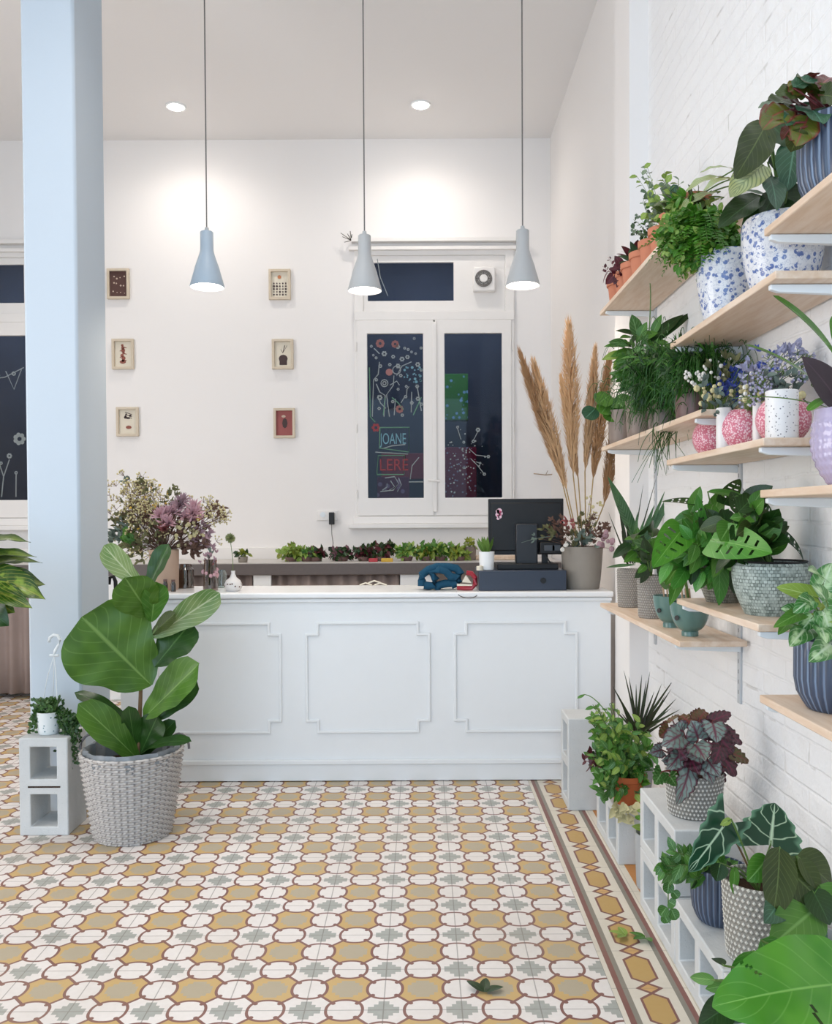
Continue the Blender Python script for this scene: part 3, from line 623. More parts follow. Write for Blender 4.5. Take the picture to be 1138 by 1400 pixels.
block((.694, 2.03, 0), (.19, .385, .187), 'x', 'single low block nearer the camera, carrying the navy ribbed pot')
block((.694, 1.64, 0), (.19, .385, .187), 'x', 'nearest low block, half hidden by big green leaves at the lower right')
# ---------------------------------------------------------------- shelves
def shelf(y0, y1, ztop, label, br_, group='pine shelves on the right wall'):
    t = thing('wall_shelf', label, 'shelf', (.88, (y0 + y1) / 2, ztop - .018), group)
    MB().box(.775, .98, y0, y1, ztop - .018, ztop).build('board', M['pine'], t, bevel=.0025)
    for yb in br_:
        m = MB(); vs = [(.782, yb - .008, ztop - .019), (.984, yb - .008, ztop - .019), (.984, yb - .008, ztop - .044), (.80, yb - .008, ztop - .036), (.782, yb - .008, ztop - .030)]
        vs += [(x, y + .016, z) for x, y, z in vs]; m.add(vs, [(4, 3, 2, 1, 0), (5, 6, 7, 8, 9)] + [(k, (k + 1) % 5, 5 + (k + 1) % 5, 5 + k) for k in range(5)]); m.build('bracket', M['bracket'], t, bevel=.002)
ZA1, ZA2, ZA3, ZB1, ZB2, ZB3, ZC1, ZC2, ZC3 = 2.128, 1.54, .866, 1.780, 1.421, .994, 1.891, 1.303, .833
shelf(2.56, 3.83, ZA1, 'far upper pine shelf carrying the row of terracotta pots', (3.74, 2.75)); shelf(2.45, 3.80, ZA2, 'far middle pine shelf under the smoky glass pots', (3.70, 2.52)); shelf(2.65, 3.835, ZA3, 'far low pine shelf carrying the embossed pots and teal bowls', (3.70,2.72))
shelf(1.935, 2.75, ZB1, 'upper pine shelf carrying the two blue and white pots', (2.71, 1.985)); shelf(2.0, 2.79, ZB2, 'middle pine shelf carrying the pink speckled pots', (2.75, 2.04)); shelf(2.03, 2.68, ZB3, 'low pine shelf carrying the big mosaic bowl', (2.64, 2.045))
shelf(1.15, 2.0, ZC1, 'highest near pine shelf under the navy pot of red-green croton', (1.985, 1.25)); shelf(1.15, 2.02, ZC2, 'near middle pine shelf under the lilac hobnail vase', (2.0, 1.25)); shelf(1.15, 2.02, ZC3, 'lowest near pine shelf under the navy pot of variegated leaves', (2.0, 1.25))
for (y, z0, z1, lab) in ((3.72, .70, 2.25, 'grey slotted upright fixed near the pilaster'), (2.73, .66, 2.05, 'grey slotted upright behind the middle of the shelves'), (2.0, .62, 2.1, 'nearest grey slotted upright on the brick wall')):
    t = thing('shelf_upright', lab, 'shelf upright', (.98, y, z0), 'slotted shelf uprights on the brick wall')
    MB().box(.982, .99, y - .012, y + .012, z0, z1).build('rail', M['track'], t, bevel=.002)
    m = MB(); z = z0 + .03
    while z < z1: m.box(.9816, .983, y - .002, y + .002, z, z + .012); z += .032
    m.build('slots', M['cord'], t)
# ---------------------------------------------------------------- point of sale
Zt = .8915
dr = thing('cash_drawer', 'dark navy cash drawer at the right of the white counter', 'cash drawer', P(714, 808, 4.2)); x0, x1 = P(655, 800, 4.17).x, P(775, 800, 4.17).x
zt = P(700, 780, 4.17).z
dcase = MB().box(x0, x1, 4.17, 4.47, Zt, zt).build('drawer_case', M['navybox'], dr, bevel=.004)
MB().disc((P(743, 792, 4.17).x, 4.169, (Zt + zt) / 2), .014, seg=16, th=.004).build('drawer_lock', M['black'], dcase)
mo = thing('point_of_sale_monitor', 'black monitor seen from behind on the cash drawer', 'monitor', (P(718, 770, 4.33).x, 4.33, zt))
a, b = P(668, 682, 4.36), P(771, 758, 4.36)
m = MB(); m.box(a.x, b.x, 4.36, 4.385, b.z, a.z); m.box(a.x + .012, b.x - .012, 4.35, 4.36, b.z + .02, a.z - .02); scr = m.build('screen_back', M['black'], mo, bevel=.004)
c0, c1 = P(705, 716, 4.32), P(735, 772, 4.32); MB().box(c0.x, c1.x, 4.30, 4.355, c1.z, c0.z).build('stand_column', plain('charcoal_plastic', '#24272d', .4), mo, bevel=.006)
c0, c1 = P(680, 770, 4.26), P(763, 779, 4.26); MB().box(c0.x, c1.x, 4.24, 4.44, zt, zt + .028).build('stand_base', M['black'], mo, bevel=.004)
m = MB(); q = P(683, 702, 4.35)
for (u, v, r) in ((0, .012, .014), (-.008, -.006, .012), (.006, .0, .011), (.002, -.016, .010), (-.008, .010, .010), (-.006,-.024,.008)): m.disc((q.x + u, 4.3495, q.z + v), r, seg=9, th=.001)
stk = m.build('sticker', plain('pink_sticker', '#e9c2cf', .5), scr); stk['label'] = 'pink and white sticker'
m = MB(); 
for (u, v, r) in ((.004, .008, .006), (-.008, -.010, .004), (.006, -.006, .004)): m.disc((q.x + u, 4.348, q.z + v), r, seg=7, th=.001)
m.build('sticker_print', plain('crimson_sticker_ink', '#b5446a', .5), scr)
pr = thing('payment_terminal', 'small black box behind the monitor stand, beside the pampas pot', 'device', P(754, 765, 4.3)); a, b = P(738, 741, 4.3), P(768, 757, 4.3)
m = MB(); m.box(a.x, b.x, 4.28, 4.34, b.z, a.z); m.build('device_body', M['black'], pr, bevel=.005)
m = MB(); m.box(a.x + .02, b.x - .035, 4.277, 4.282, b.z + .015, a.z - .015); m.box(a.x + .058, b.x - .008, 4.277, 4.282, b.z + .015, a.z - .015); m.build('keypad', plain('grey_keys', '#4b4f55', .4), pr, bevel=.002)
MB().tube([(P(745, 757, 4.3).x, 4.31, b.z + .005), (P(750, 765, 4.3).x, 4.3, b.z - .03), (P(756, 772, 4.3).x, 4.29, zt + .01), (P(762, 776, 4.3).x, 4.32, zt + .02)], .004, seg=6).build('cable', M['black'], pr)
MB().box(P(741,760,4.32).x, P(749,760,4.32).x, 4.31, 4.33, zt, b.z + .003).build('device_foot', M['black'], pr)
wp_ = P(666, 779, 4.22); t = thing('potted_sprig', 'small green plant in a white pot on the cash drawer', 'potted plant', (wp_.x, 4.23, zt))
MB().lathe([(.0001, 0), (.030, 0), (.034, .002), (.0375, .088), (.034, .088), (.032, .07), (.0001, .07)], (wp_.x, 4.23, zt), 32).build('pot', M['white'], t)
m = MB(); R = random.Random(5)
for i in range(16):
    a_ = R.uniform(0, 6.28); b0 = V3((wp_.x, 4.23, zt + .07)); L = R.uniform(.05, .095); leaf(m, b0, b0 + V3((math.cos(a_) * L * .5 - .012, math.sin(a_) * L * .4, L)), .022, (math.cos(a_), math.sin(a_) - .5, .2), .1, shape='lance', n=5, m=2)
M['sprig'] = leafmat('sprig_leaf', '#5d8a3a', '#3f6e2c', '#86ab5c'); m.build('foliage', M['sprig'], t)
m = MB(); q = V3((P(657, 775, 4.2).x, 4.2, zt + .012)); m.ball(q, .012, sz=1); m.lathe([(.0001, 0), (.016, 0), (.016, .02), (.0001, .02)], (q.x - .003, 4.195, zt), 16); tag(m.build('tape_roll', M['paper']), 'small white roll at the left edge of the cash drawer', 'tape roll')
# teal telephone-like tape dispenser bundle
M['tealcloth'] = plain('dark_teal_fabric', '#1d4a63', .8, .2, var=.25, scale=60, bump=.3)
te = thing('ribbon_bundle', 'bundle of dark teal ribbon loops lying on the counter', 'ribbon', P(600, 808, 4.24)); yy = 4.24
def q_(px, py, dy=0): return P(px, py, yy + dy)
m = MB()
for dy in (0, .03, .055): m.tube([q_(*p_, dy) for p_ in ((577, 801), (577, 793), (577, 786), (586, 779), (598, 775), (612, 775), (624, 777), (630, 784), (628, 792), (620, 797), (608, 798), (600, 800), (596, 806))], .020, seg=10)
m.build('ribbon_loop', M['tealcloth'], te)
m = MB()
for dy in (-.01, .02): m.tube([q_(*p_, dy) for p_ in ((580, 800), (587, 801), (594, 800), (596, 792), (590, 783), (600, 778), (610, 781), (616, 788), (626, 790), (626, 797), (617, 800))], .020, seg=10)
m.build('ribbon_loop', M['tealcloth'], te)
rd = thing('tape_holder', 'red tape holder with a white card beside the cash drawer', 'tape holder', P(640, 808, 4.2))
m = MB(); m.tube([P(625, 803, 4.2), P(634, 804, 4.2), P(645, 804, 4.2), P(650, 799, 4.2), P(650, 790, 4.2), P(645, 784, 4.2), P(638, 783, 4.2)], .012, seg=8); m.build('holder_body', plain('red_plastic', '#a12a38', .3), rd)
m = MB(); m.add([P(632, 796, 4.19), P(645, 797, 4.19), P(637, 786, 4.2)], [(0, 1, 2)]); m.add([P(632, 796, 4.192), P(645, 797, 4.192), P(637, 786, 4.202)], [(2, 1, 0)]); m.add([P(625, 798, 4.185), P(646, 799, 4.185), P(646, 801, 4.185), P(625, 801, 4.185)], [(0, 1, 2, 3)]); m.build('card', M['paper'], rd)
m = MB(); m.tube(bez(P(624, 809.2, 4.13), P(628, 817, 4.10), P(640, 817.5, 4.105), 8) + bez(P(640, 817.5, 4.105), P(654, 818, 4.105), P(654, 808.5, 4.13), 8)[1:], .0022, seg=6); tag(m.build('thin_cable', M['cord']), 'thin grey cable looping over the front edge of the counter', 'cable')
m = MB()
for (a_, b_) in ((500, 799), (512, 796), (520, 799)): m.tube([P(a_ - 8, b_ + 1, 4.4), P(a_, b_ - 2, 4.4), P(a_ + 9, b_ + 1, 4.4)], .004, seg=5)
for v in range(1): pass
tag(m.build('cable_scrap', M['paper']), 'pale cord end lying near the back edge of the counter', 'cord')
# ================================================================ plants: helpers
def scalepot(name, c1, c2, N, row):
    g = G(name); uv = g.xyz(g.co('UV')); r = g.m('DIVIDE', uv[1], row); rf = g.m('FLOOR', r); odd = g.m('MULTIPLY', g.m('FRACT', g.m('MULTIPLY', rf, .5)), 1.0)
    u = g.m('FRACT', g.m('ADD', g.m('MULTIPLY', uv[0], float(N)), odd)); a = g.m('ABSOLUTE', g.m('SUBTRACT', u, .5)); b_ = g.m('ABSOLUTE', g.m('SUBTRACT', g.m('FRACT', r), .5))
    d = g.m('ADD', a, b_); col = g.mix(g.step(d, .42, .30), hx(c2), hx(c1)); g.bump(g.m('SUBTRACT', 1.0, d), .5, .004); return g.fin(col, .55, .4)
def scale_rf(N, row, amp):
    def f(th, z, i):
        r = z / row; o = .5 * (int(math.floor(r)) % 2); u = abs(((th / (2 * PI) * N + o) % 1) - .5); v = abs((r % 1) - .5); return amp * max(0, 1 - 2 * (u + v))
    return f
M['scale_grey'] = scalepot('embossed_grey_ceramic', '#cfccc5', '#807e78', 44, .012); M['scale_small'] = scalepot('embossed_taupe_ceramic', '#b5afa6', '#8d8780', 34, .0095)
M['scale_white'] = scalepot('embossed_white_ceramic', '#d6d3ca', '#8d8a82', 40, .014)
def mosaic(name, c1, c2, c3):
    g = G(name); uv = g.xyz(g.co('UV')); cb = g.n('ShaderNodeCombineXYZ'); g.put(cb.inputs[0], g.m('MULTIPLY', uv[0], 3.4)); g.put(cb.inputs[1], g.m('MULTIPLY', uv[1], 6.0))
    br = g.n('ShaderNodeTexBrick'); g.put(br.inputs[0], cb.outputs[0]); br.inputs['Scale'].default_value = 9; br.inputs['Color1'].default_value = hx(c1); br.inputs['Color2'].default_value = hx(c2); br.inputs['Mortar'].default_value = hx(c3); br.inputs['Mortar Size'].default_value = .05; br.inputs['Row Height'].default_value = .45; br.inputs['Brick Width'].default_value = .5
    nz = g.noise(g.co(), 60, 3); col = g.mix(g.step(nz, .45, .6), br.outputs[0], g.mix(.5, hx(c1), br.outputs[0])); g.bump(g.m('SUBTRACT', 1.0, br.outputs['Fac']), .6, .003); return g.fin(col, .45, .5)
M['mosaic'] = mosaic('grey_green_mosaic_glaze', '#b9c4bd', '#7f8c85', '#5f6a64'); M['mosaicb'] = mosaic('brown_mosaic_glaze', '#9b9a8e', '#6c6a60', '#453f38')
def bluewhite():
    g = G('blue_and_white_floral_glaze'); c = g.co(); v = g.n('ShaderNodeTexVoronoi'); g.put(v.inputs['Vector'], c); v.inputs['Scale'].default_value = 72; n1 = g.noise(c, 50, 4, .8); n2 = g.noise(c, 80, 2)
    pet = g.step(v.outputs['Distance'], .50, .38); f = g.m('MULTIPLY', pet, g.step(n1, .44, .50)); col = g.mix(f, hx('#dfe0e4'), g.mix(n2, hx('#2c4488'), hx('#7d93c4')))
    e = g.m('SUBTRACT', 1.0, g.m('DIVIDE', g.m('ABSOLUTE', g.m('SUBTRACT', n1, .5)), .022), clamp=True); col = g.mix(g.m('MULTIPLY', e, .6), col, hx('#66779f')); return g.fin(col, .25, .5)
M['bluewhite'] = bluewhite()
def ribmat():
    g = G('navy_ribbed_glaze'); u = g.xyz(g.co('UV'))[0]; f = g.m('ABSOLUTE', g.m('SUBTRACT', g.m('FRACT', g.m('MULTIPLY', u, 30.0)), .5)); return g.fin(g.mix(g.step(f, .30, .45), hx('#39455a'), hx('#8492a8')), .3, .6)
M['navyrib'] = ribmat()
M['pinkspeck'] = speck('pink_speckled_glaze', '#cf7287', '#efcbd2', 190, .55, .35, .35); M['whitespeck'] = speck('grey_speckled_white_glaze', '#e9e7e6', '#77747c', 130, .26, .16, .4)
M['whitecer'] = plain('white_ceramic', '#e6e2df', .35, var=.02); M['marble'] = speck('white_pot_with_teal_marks', '#e8ecec', '#6d8f96', 60, .22, .14, .4)
M['lilac'] = plain('lilac_pearl_glaze', '#b9adc9', .15, .8, var=.1, scale=18); M['brownpot'] = plain('brown_ceramic', '#6e5450', .4, var=.08); M['greigepot'] = plain('grey_brown_ceramic', '#84766d', .4, var=.08)
M['tan'] = plain('tan_vase_clay', '#c2a590', .6, var=.05); M['greypot'] = plain('grey_pot', '#a5a8aa', .6, var=.04)
def pot(t, c, rt, rb, h, mat, kind='plain', soil=True, sz=None):
    seg = 48; rf = None; W_ = .004
    if kind == 'ribbed': seg = 240; rf = lambda th, z, i: (.0042 * abs(math.sin(th * 15)) ** .6 - .004 if .004 < z < h * .9 and i < n_out else 0)
    if kind == 'scale': seg = 220; s_ = sz or (30, .016); f0 = scale_rf(s_[0], s_[1], .0035); rf = lambda th, z, i: f0(th, z, i) if i < n_out and .004 < z < h * .97 else 0
    prof = []
    if kind == 'bulge':
        for i in range(17):
            q = i / 16; prof.append((rb + (rt * 1.0 - rb) * math.sin(q * PI * .62) / math.sin(PI * .62) if q < 1 else rt * .93, h * q))
    elif kind == 'bowl':
        prof = [(rb, 0), (rb, h * .12), (rb * .95, h * .14)] + [(rt * math.sin(.18 + 1.25 * q / 8) ** .8, h * (.14 + .86 * (1 - math.cos(1.45 * q / 8)) / (1 - math.cos(1.45)))) for q in range(1, 9)]
    elif kind == 'rimmed':
        prof = [(rb, 0), (rb + (rt - rb) * .78 * .92, h * .78), (rt * 1.0, h * .78), (rt * 1.04, h * .80), (rt * 1.05, h)]
    elif kind == 'ribbed':
        prof = [(rb * .8, 0), (rb * .9, h * .03), (rb, h * .10), (rb * .3 + rt * .7, h * .25), (rt, h * .45), (rt, h * .86), (rt * .99, h * .91), (rt * .99, h)]
    else:
        nn = 52 if kind == 'scale' else 6; prof = [(rb * .96, 0)] + [(rb + (rt - rb) * ((i / nn) ** .7), h * (.02 + .98 * i / nn)) for i in range(nn + 1)]
    n_out = len(prof); rl = prof[-1][0]
    prof = [(.0001, 0)] + prof + [(rl - W_, h), (rl - W_ * 1.3, h * .82), (.0001, h * .82)]; n_out += 1
    MB().lathe(prof, c, seg, rf).build('pot', mat, t, angle=35)
    if soil: MB().lathe([(.0001, h * .835), (rl - W_ * 1.6, h * .83), (rl - W_ * 1.6, h * .825), (.0001, h * .825)], c, 24).build('soil', M['soil'], t)
    return V3((c[0], c[1], c[2] + h * .83))
def plant_thing(name, label, c, cat='potted plant', group=None): return thing(name, label, cat, c, group)
def bush(t, base, cen, rad, ns, per, ll, lw, mats, seed, shape='ovate', t0=.35, stem='stem', droop=.1, upb=.3, n=5, m=2, stemr=.0022, parts=('foliage', 'stems'), clipx=None, face=(0, -1, .35), lens=.3):
    R = random.Random(seed); base = V3(base); cen = V3(cen); ms = [MB() for _ in mats]; st = MB()
    for i in range(ns):
        while True:
            d = V3((R.uniform(-1, 1), R.uniform(-1, 1), R.uniform(-1, 1)))
            if .25 < d.length < 1: break
        d.normalize(); d *= R.uniform(.7, 1.0); tip = cen + V3((d.x * rad[0], d.y * rad[1], d.z * rad[2]))
        if clipx: tip.x = min(tip.x, clipx)
        mid = (base + tip) / 2 + V3((0, 0, rad[2] * upb)); pts = bez(base, mid, tip, 10); st.tube(pts, stemr, stemr * .5, seg=4)
        for j in range(per):
            q = t0 + (1 - t0) * (j + R.random() * .6) / per; k = min(8, int(q * 9)); p = pts[k] * (1 - (q * 9 - k)) + pts[k + 1] * (q * 9 - k); tan = (pts[k + 1] - pts[k]).normalized()
            a = R.uniform(0, 2 * PI); s = tan.cross(V3((math.cos(a), math.sin(a), .3))).normalized(); dr = (s * .9 + tan * .5 + V3((0, 0, R.uniform(-.5, .2)))).normalized(); L = ll * R.uniform(1 - lens, 1 + lens)
            e = p + dr * L
            if clipx and e.x > clipx: e.x = 2 * clipx - e.x
            leaf(ms[R.randrange(len(ms))], p, e, lw * L / ll, V3(face) + V3((R.uniform(-.9, .9), R.uniform(-.9, .9), R.uniform(-.2, .9))), droop, .2, shape, n, m)
    for mb, mt in zip(ms, mats):
        if mb.v: mb.build(parts[0], mt, t)
    st.build(parts[1], M[stem], t)
def fern(t, base, nf, L, drop, pin, mat, seed, dirs=None, clipx=None, pw=.35, n=22, parts='fronds'):
    R = random.Random(seed); base = V3(base); mb = MB(); st = MB()
    for i in range(nf):
        a = R.uniform(0, 2 * PI) if dirs is None else R.uniform(*dirs); l = L * R.uniform(.55, 1.05); hz = l * R.uniform(.5, .95); up = l * R.uniform(.35, .9)
        tip = base + V3((math.cos(a) * hz, math.sin(a) * hz, up - drop * R.uniform(.3, 1))); mid = base + V3((math.cos(a) * hz * .35, math.sin(a) * hz * .35, up * 1.0))
        if clipx: tip.x = min(tip.x, clipx); mid.x = min(mid.x, clipx)
        pts = bez(base, mid, tip, n); st.tube(pts, .0014, .0006, seg=3, cap=False)
        for j in range(3, n):
            p = pts[j]; tan = (pts[j] - pts[j - 1]).normalized(); sd = tan.cross(V3((0, 0, 1)))
            if sd.length < .05: sd = V3((1, 0, 0))
            sd.normalize(); nn = sd.cross(tan)
            ln_ = pin * math.sin(PI * (.12 + .85 * j / n)) ** .7
            for s in (-1, 1): leaf(mb, p, p + (sd * s + tan * .55 + nn * R.uniform(-.3, .3)) * ln_, ln_ * pw, nn, .08, .1, 'lance', 3, 2)
    mb.build(parts, mat, t); st.build('stalks', M['stem'], t)
def PL(t, a, b, wpx, Ya, Yb, mat, N=(0, -1, .25), name='leaf', label=None, petiole=None, pmat='stem', pr=.0028, **k):
    """one big leaf as a part: a, b = pixels of base and tip seen at depths Ya, Yb"""
    A = P(a[0], a[1], Ya); B = P(b[0], b[1], Yb); w = wpx / F * (Ya + Yb) / 2; mb = MB(); k.setdefault('n', 14); k.setdefault('m', 6)
    leaf(mb, A, B, w, N, **k); o = mb.build(name, mat, t, angle=80)
    if label: o['label'] = label
    if petiole is not None:
        ax = (B - A).normalized(); MB().tube(bez(petiole, (V3(petiole) + A) / 2 + V3((0, 0, .02)), A, 8) + [A + ax * .01], pr, pr * .7, seg=6).build('leaf_stalk', M[pmat], t)
    return o
L_ = leafmat
M['l_fig'] = L_('fig_leaf', '#4d7e30', '#3c6a27', '#7da054', n=7, k=.45, vw=.05, vs=.32, mw=.05, rough=.35, back='#5a7d44'); M['l_figd'] = L_('fig_leaf_dark', '#23491f', '#2d5626', '#54793f', n=7, k=.45, vw=.05, vs=.22, mw=.05, rough=.28)
M['l_figp'] = L_('fig_leaf_pale_underside', '#7f9f70', '#5d8850', '#c6cda8', n=7, k=.45, vw=.06, vs=.6, mw=.07, rough=.4)
M['l_mon'] = L_('monstera_leaf', '#3f8a35', '#4f9c43', '#7db868', n=7, k=.3, vw=.05, vs=.5, mw=.05, rough=.3); M['l_mond'] = L_('dark_monstera_leaf', '#1e3d1c', '#2a5223', '#3f6a34', n=7, vw=.05, mw=.05, rough=.35)
M['l_bright'] = L_('bright_monstera_leaf', '#3f8a2a', '#529a38', '#86b95c', n=6, k=.35, vw=.04, vs=.28, mw=.03, rough=.3, trans=.05)
M['l_olive'] = L_('olive_leaf', '#3f5424', '#2f441b', '#6d7f45', n=9, vw=.06, vs=.4, mw=.05, rough=.35)
M['l_dark'] = L_('deep_green_leaf', '#1f3a1f', '#2b4d28', '#3e6438', n=8, vw=.07, vs=.35, mw=.06, rough=.35); M['l_mid'] = L_('mid_green_leaf', '#3f7a2c', '#54903a', '#84b060', n=7, vw=.06, vs=.3, mw=.08, rough=.4)
M['l_light'] = L_('light_green_leaf', '#7da64c', '#92b75f', '#b6cf88', n=6, vw=.06, vs=.3, mw=.08, rough=.45); M['l_fern'] = L_('fern_leaf', '#4f9128', '#3c7d24', '#74ac48', n=5, vs=.1, mw=.1, trans=.25)
M['l_varieg'] = L_('variegated_leaf', '#3f8348', '#55975a', '#d6e8c4', n=5, k=.45, vw=.07, vs=.55, mw=.14, ms=.95, patch='#b9d6a0', pscale=26, rough=.35)
M['l_stripe'] = L_('striped_calathea_leaf', '#c3cf9a', '#aebf84', '#47693d', n=9, k=.4, vw=.16, vs=.8, mw=.08, ms=.5); M['l_stripe2'] = L_('silver_striped_leaf', '#3d6a44', '#28513a', '#9cb79a', n=8, k=.4, vw=.12, vs=.6, mw=.08)
M['l_aloc'] = L_('alocasia_leaf', '#143f30', '#1b4a38', '#c3dab8', n=3.4, k=.42, vw=.042, vs=.9, mw=.07, ms=1.0, rough=.3, trans=.03, edge='#5f8a6c'); M['l_rex'] = L_('begonia_silver_leaf', '#8d9f98', '#6c8278', '#6b2440', n=4, k=.5, vw=.14, vs=.85, mw=.16, ms=1.0, edge='#3c1a26', rough=.4, trans=.04, back='#6e3038')
M['l_rexd'] = L_('begonia_dark_leaf', '#3f2529', '#50363a', '#7d2a48', n=4, k=.5, vw=.14, vs=.6, mw=.14, edge='#2b1218', rough=.4, trans=.04, back='#5e2a30'); M['l_rexg'] = L_('begonia_olive_leaf', '#5b5a33', '#6f3a2c', '#8a3540', n=4, k=.5, vw=.12, vs=.6, mw=.14, edge='#4a221f', rough=.4)
M['l_red'] = L_('red_croton_leaf', '#7f2b30', '#5e3a2b', '#b5555c', n=8, vw=.08, vs=.5, mw=.1, edge='#5c2330'); M['l_oliver'] = L_('olive_red_croton_leaf', '#6f7a2c', '#54692c', '#9a3a3a', n=8, vw=.06, vs=.5, mw=.12, edge='#76342c'); M['l_tealg'] = L_('blue_green_leaf', '#3f6f57', '#2f5b4b', '#6c9a80', n=8, vw=.07, vs=.4, mw=.07)
M['l_croton'] = L_('yellow_blotched_leaf', '#35611f', '#284f1b', '#b0ab52', n=9, k=.45, vw=.09, vs=.5, mw=.08, ms=.7, patch='#7f9a38', pscale=18, rough=.28); M['l_crotond'] = L_('dark_blotched_leaf', '#223f1c', '#33521f', '#7d8f3c', n=9, k=.45, vw=.08, vs=.5, mw=.08, rough=.3, patch='#5d6f2a')
M['l_strap'] = L_('strap_leaf', '#4c8a2e', '#3b7429', '#6aa048', n=2, vs=0, mw=.08, rough=.25); M['l_purple'] = L_('dark_purple_leaf', '#33232c', '#2a1c24', '#493540', n=3, vs=.1, mw=.06, rough=.35, trans=0)
M['l_snake'] = L_('snake_plant_leaf', '#4a7a52', '#2f5a3c', '#6f9a70', n=22, k=.1, vw=.2, vs=.35, mw=.02, ms=0, rough=.4); M['l_spike'] = L_('spiky_dark_leaf', '#223322', '#34472c', '#4d5f3c', n=2, vs=0, mw=.2, ms=.4, edge='#4a2f30')
M['l_pothos'] = L_('trailing_green_leaf', '#4a8040', '#366b33', '#8fb878', n=5, vs=.4, mw=.1); M['l_bead'] = L_('small_bead_leaf', '#3f6a35', '#2a4f29', '#6d9458', n=2, vs=0, mw=.1); M['l_grass'] = L_('thread_leaf', '#2f6a24', '#1d4a1c', '#4b8235', n=2, vs=0, mw=.2, trans=.15)
M['l_grey'] = L_('grey_green_leaf', '#7a9583', '#5f7d6c', '#a3b8a6', n=4, vs=.2, mw=.08); M['l_wine'] = L_('wine_red_leaf', '#5a1f2a', '#41191f', '#7d3a44', n=4, vs=.3, mw=.1); M['l_herb'] = L_('yellow_green_leaf', '#8a9c3a', '#5f7f2c', '#b4bf68', n=4, vs=.2, mw=.1)
# ---------------------------------------------------------------- fiddle leaf fig in its basket
FY = 3.46; fb = P(182, 1137, FY); fb.z = 0
fig = plant_thing('potted_fiddle_leaf_fig', 'tall fiddle leaf fig in a grey wicker basket in front of the counter', fb)
def wickmat():
    g = G('woven_grey_wicker'); uv = g.xyz(g.co('UV')); r = g.m('DIVIDE', uv[1], .322 / 34); fr = g.m('ABSOLUTE', g.m('SUBTRACT', g.m('FRACT', r), .55)); odd = g.m('MULTIPLY', g.m('FRACT', g.m('MULTIPLY', g.m('FLOOR', r), .5)), 1.0)
    u = g.m('ABSOLUTE', g.m('SUBTRACT', g.m('FRACT', g.m('ADD', g.m('MULTIPLY', uv[0], 22.0), g.m('ADD', odd, -.25))), .5)); nz = g.noise(g.co(), 45, 3)
    dark = g.m('MAXIMUM', g.step(fr, .36, .50), g.step(u, .36, .5)); col = g.mix(nz, hx('#a8a29d'), hx('#d8d3ce')); col = g.mix(g.m('MULTIPLY', dark, .8), col, hx('#6e6865')); return g.fin(col, .7, .3)  # shade in the gaps of the weave is painted into the colour
BT = .322; m = MB(); rows = 34; prof = []
for i in range(rows * 3 + 1):
    z = BT * i / (rows * 3); r = .142 + .048 * (z / BT) ** .85; prof.append((r, z))
def wf(th, z, i):
    row = i // 3; k = (0, 1, 1)[i % 3]; return (.0065 * math.sin(th * 22 + PI * (row % 2)) + .003) * k
prof2 = prof + [(.196, BT + .004), (.198, BT + .012), (.190, BT + .016), (.182, BT + .008), (.178, BT - .05)] + [(.142 - .008, .02), (.0001, .015)]
m.lathe(prof2, fb, 176, lambda th, z, i: wf(th, z, i) if i < len(prof) else (.003 * math.sin(th * 40 + z * 300) if i < len(prof) + 3 else 0)); bsk = m.build('basket', wickmat(), fig, angle=60)
for px, sgn in ((119, -1), (247, 1)):
    c = V3((fb.x + sgn * .19, FY + .0, BT)); cc = V3((fb.x + sgn * .175, FY + .03, BT + .005)); MB().tube([cc + V3((-sgn * .0 + .042 * math.cos(a) , .01 * math.sin(a), .058 * math.sin(a))) for a in [PI * q / 10 for q in range(11)]], .005, seg=7).build('basket_handle', plain('dark_wicker_handle', '#6f6a6c', .7), bsk)
m = MB(); R = random.Random(2); m.lathe([(.172, BT - .06), (.186, BT - .005), (.176, BT + .03), (.170, BT + .028), (.165, BT - .06)], fb, 60, lambda th, z, i: .006 * math.sin(th * 9 + i) + .004 * math.sin(th * 23)); m.build('basket_lining', plain('grey_plastic_lining', '#7f8488', .35, var=.2, scale=20), bsk)
MB().lathe([(.0001, BT - .04), (.17, BT - .045), (.17, BT - .06), (.0001, BT - .06)], fb, 24).build('soil', M['soil'], fig)
tr = [P(188, 1036, FY), P(191, 985, FY), P(193, 930, FY), P(199, 880, FY + .01), P(203, 835, FY), P(203, 800, FY)]; tr[0].z = BT - .05
MB().tube(tr, .009, .005, seg=8).build('trunk', M['brownstem'], fig)
def figl(a, b, w, dy, mat, N=(0, -1, .25), **k):
    k.setdefault('shape', 'fiddle'); k.setdefault('fold', .14); k.setdefault('wave', .03); PL(fig, a, b, w, FY, FY + dy, M[mat], N, **k)
figl((207, 937), (112, 843), 132, -.12, 'l_fig', (.25, -1, .45), wave=.02, n=20, m=10); figl((211, 912), (262, 850), 58, .06, 'l_figd', (-.3, -1, .1)); figl((205, 840), (171, 789), 62, -.16, 'l_fig', (.1, -1, .3), droop=.1, fold=.3); figl((207, 850), (214, 795), 36, -.10, 'l_mid', (.5, -1, .2), fold=.3)
figl((196, 806), (142, 746), 34, .05, 'l_figp', (.3, -1, -.2), fold=.35); figl((200, 808), (231, 744), 30, .03, 'l_figd', (-.4, -1, .2), fold=.35); figl((207, 872), (301, 811), 40, .02, 'l_figp', (-.3, -.8, -.35), fold=.2, n=18)
figl((207, 868), (240, 838), 22, -.03, 'l_olive', (-.2, -1, .3)); figl((196, 982), (273, 907), 56, -.12, 'l_fig', (-.2, -1, .45), fold=.3); figl((213, 985), (269, 930), 32, .04, 'l_figd', (.2, -1, .1), fold=.3); figl((192, 1003), (102, 947), 24, -.05, 'l_figd', (.2, -.6, .9), droop=.18)
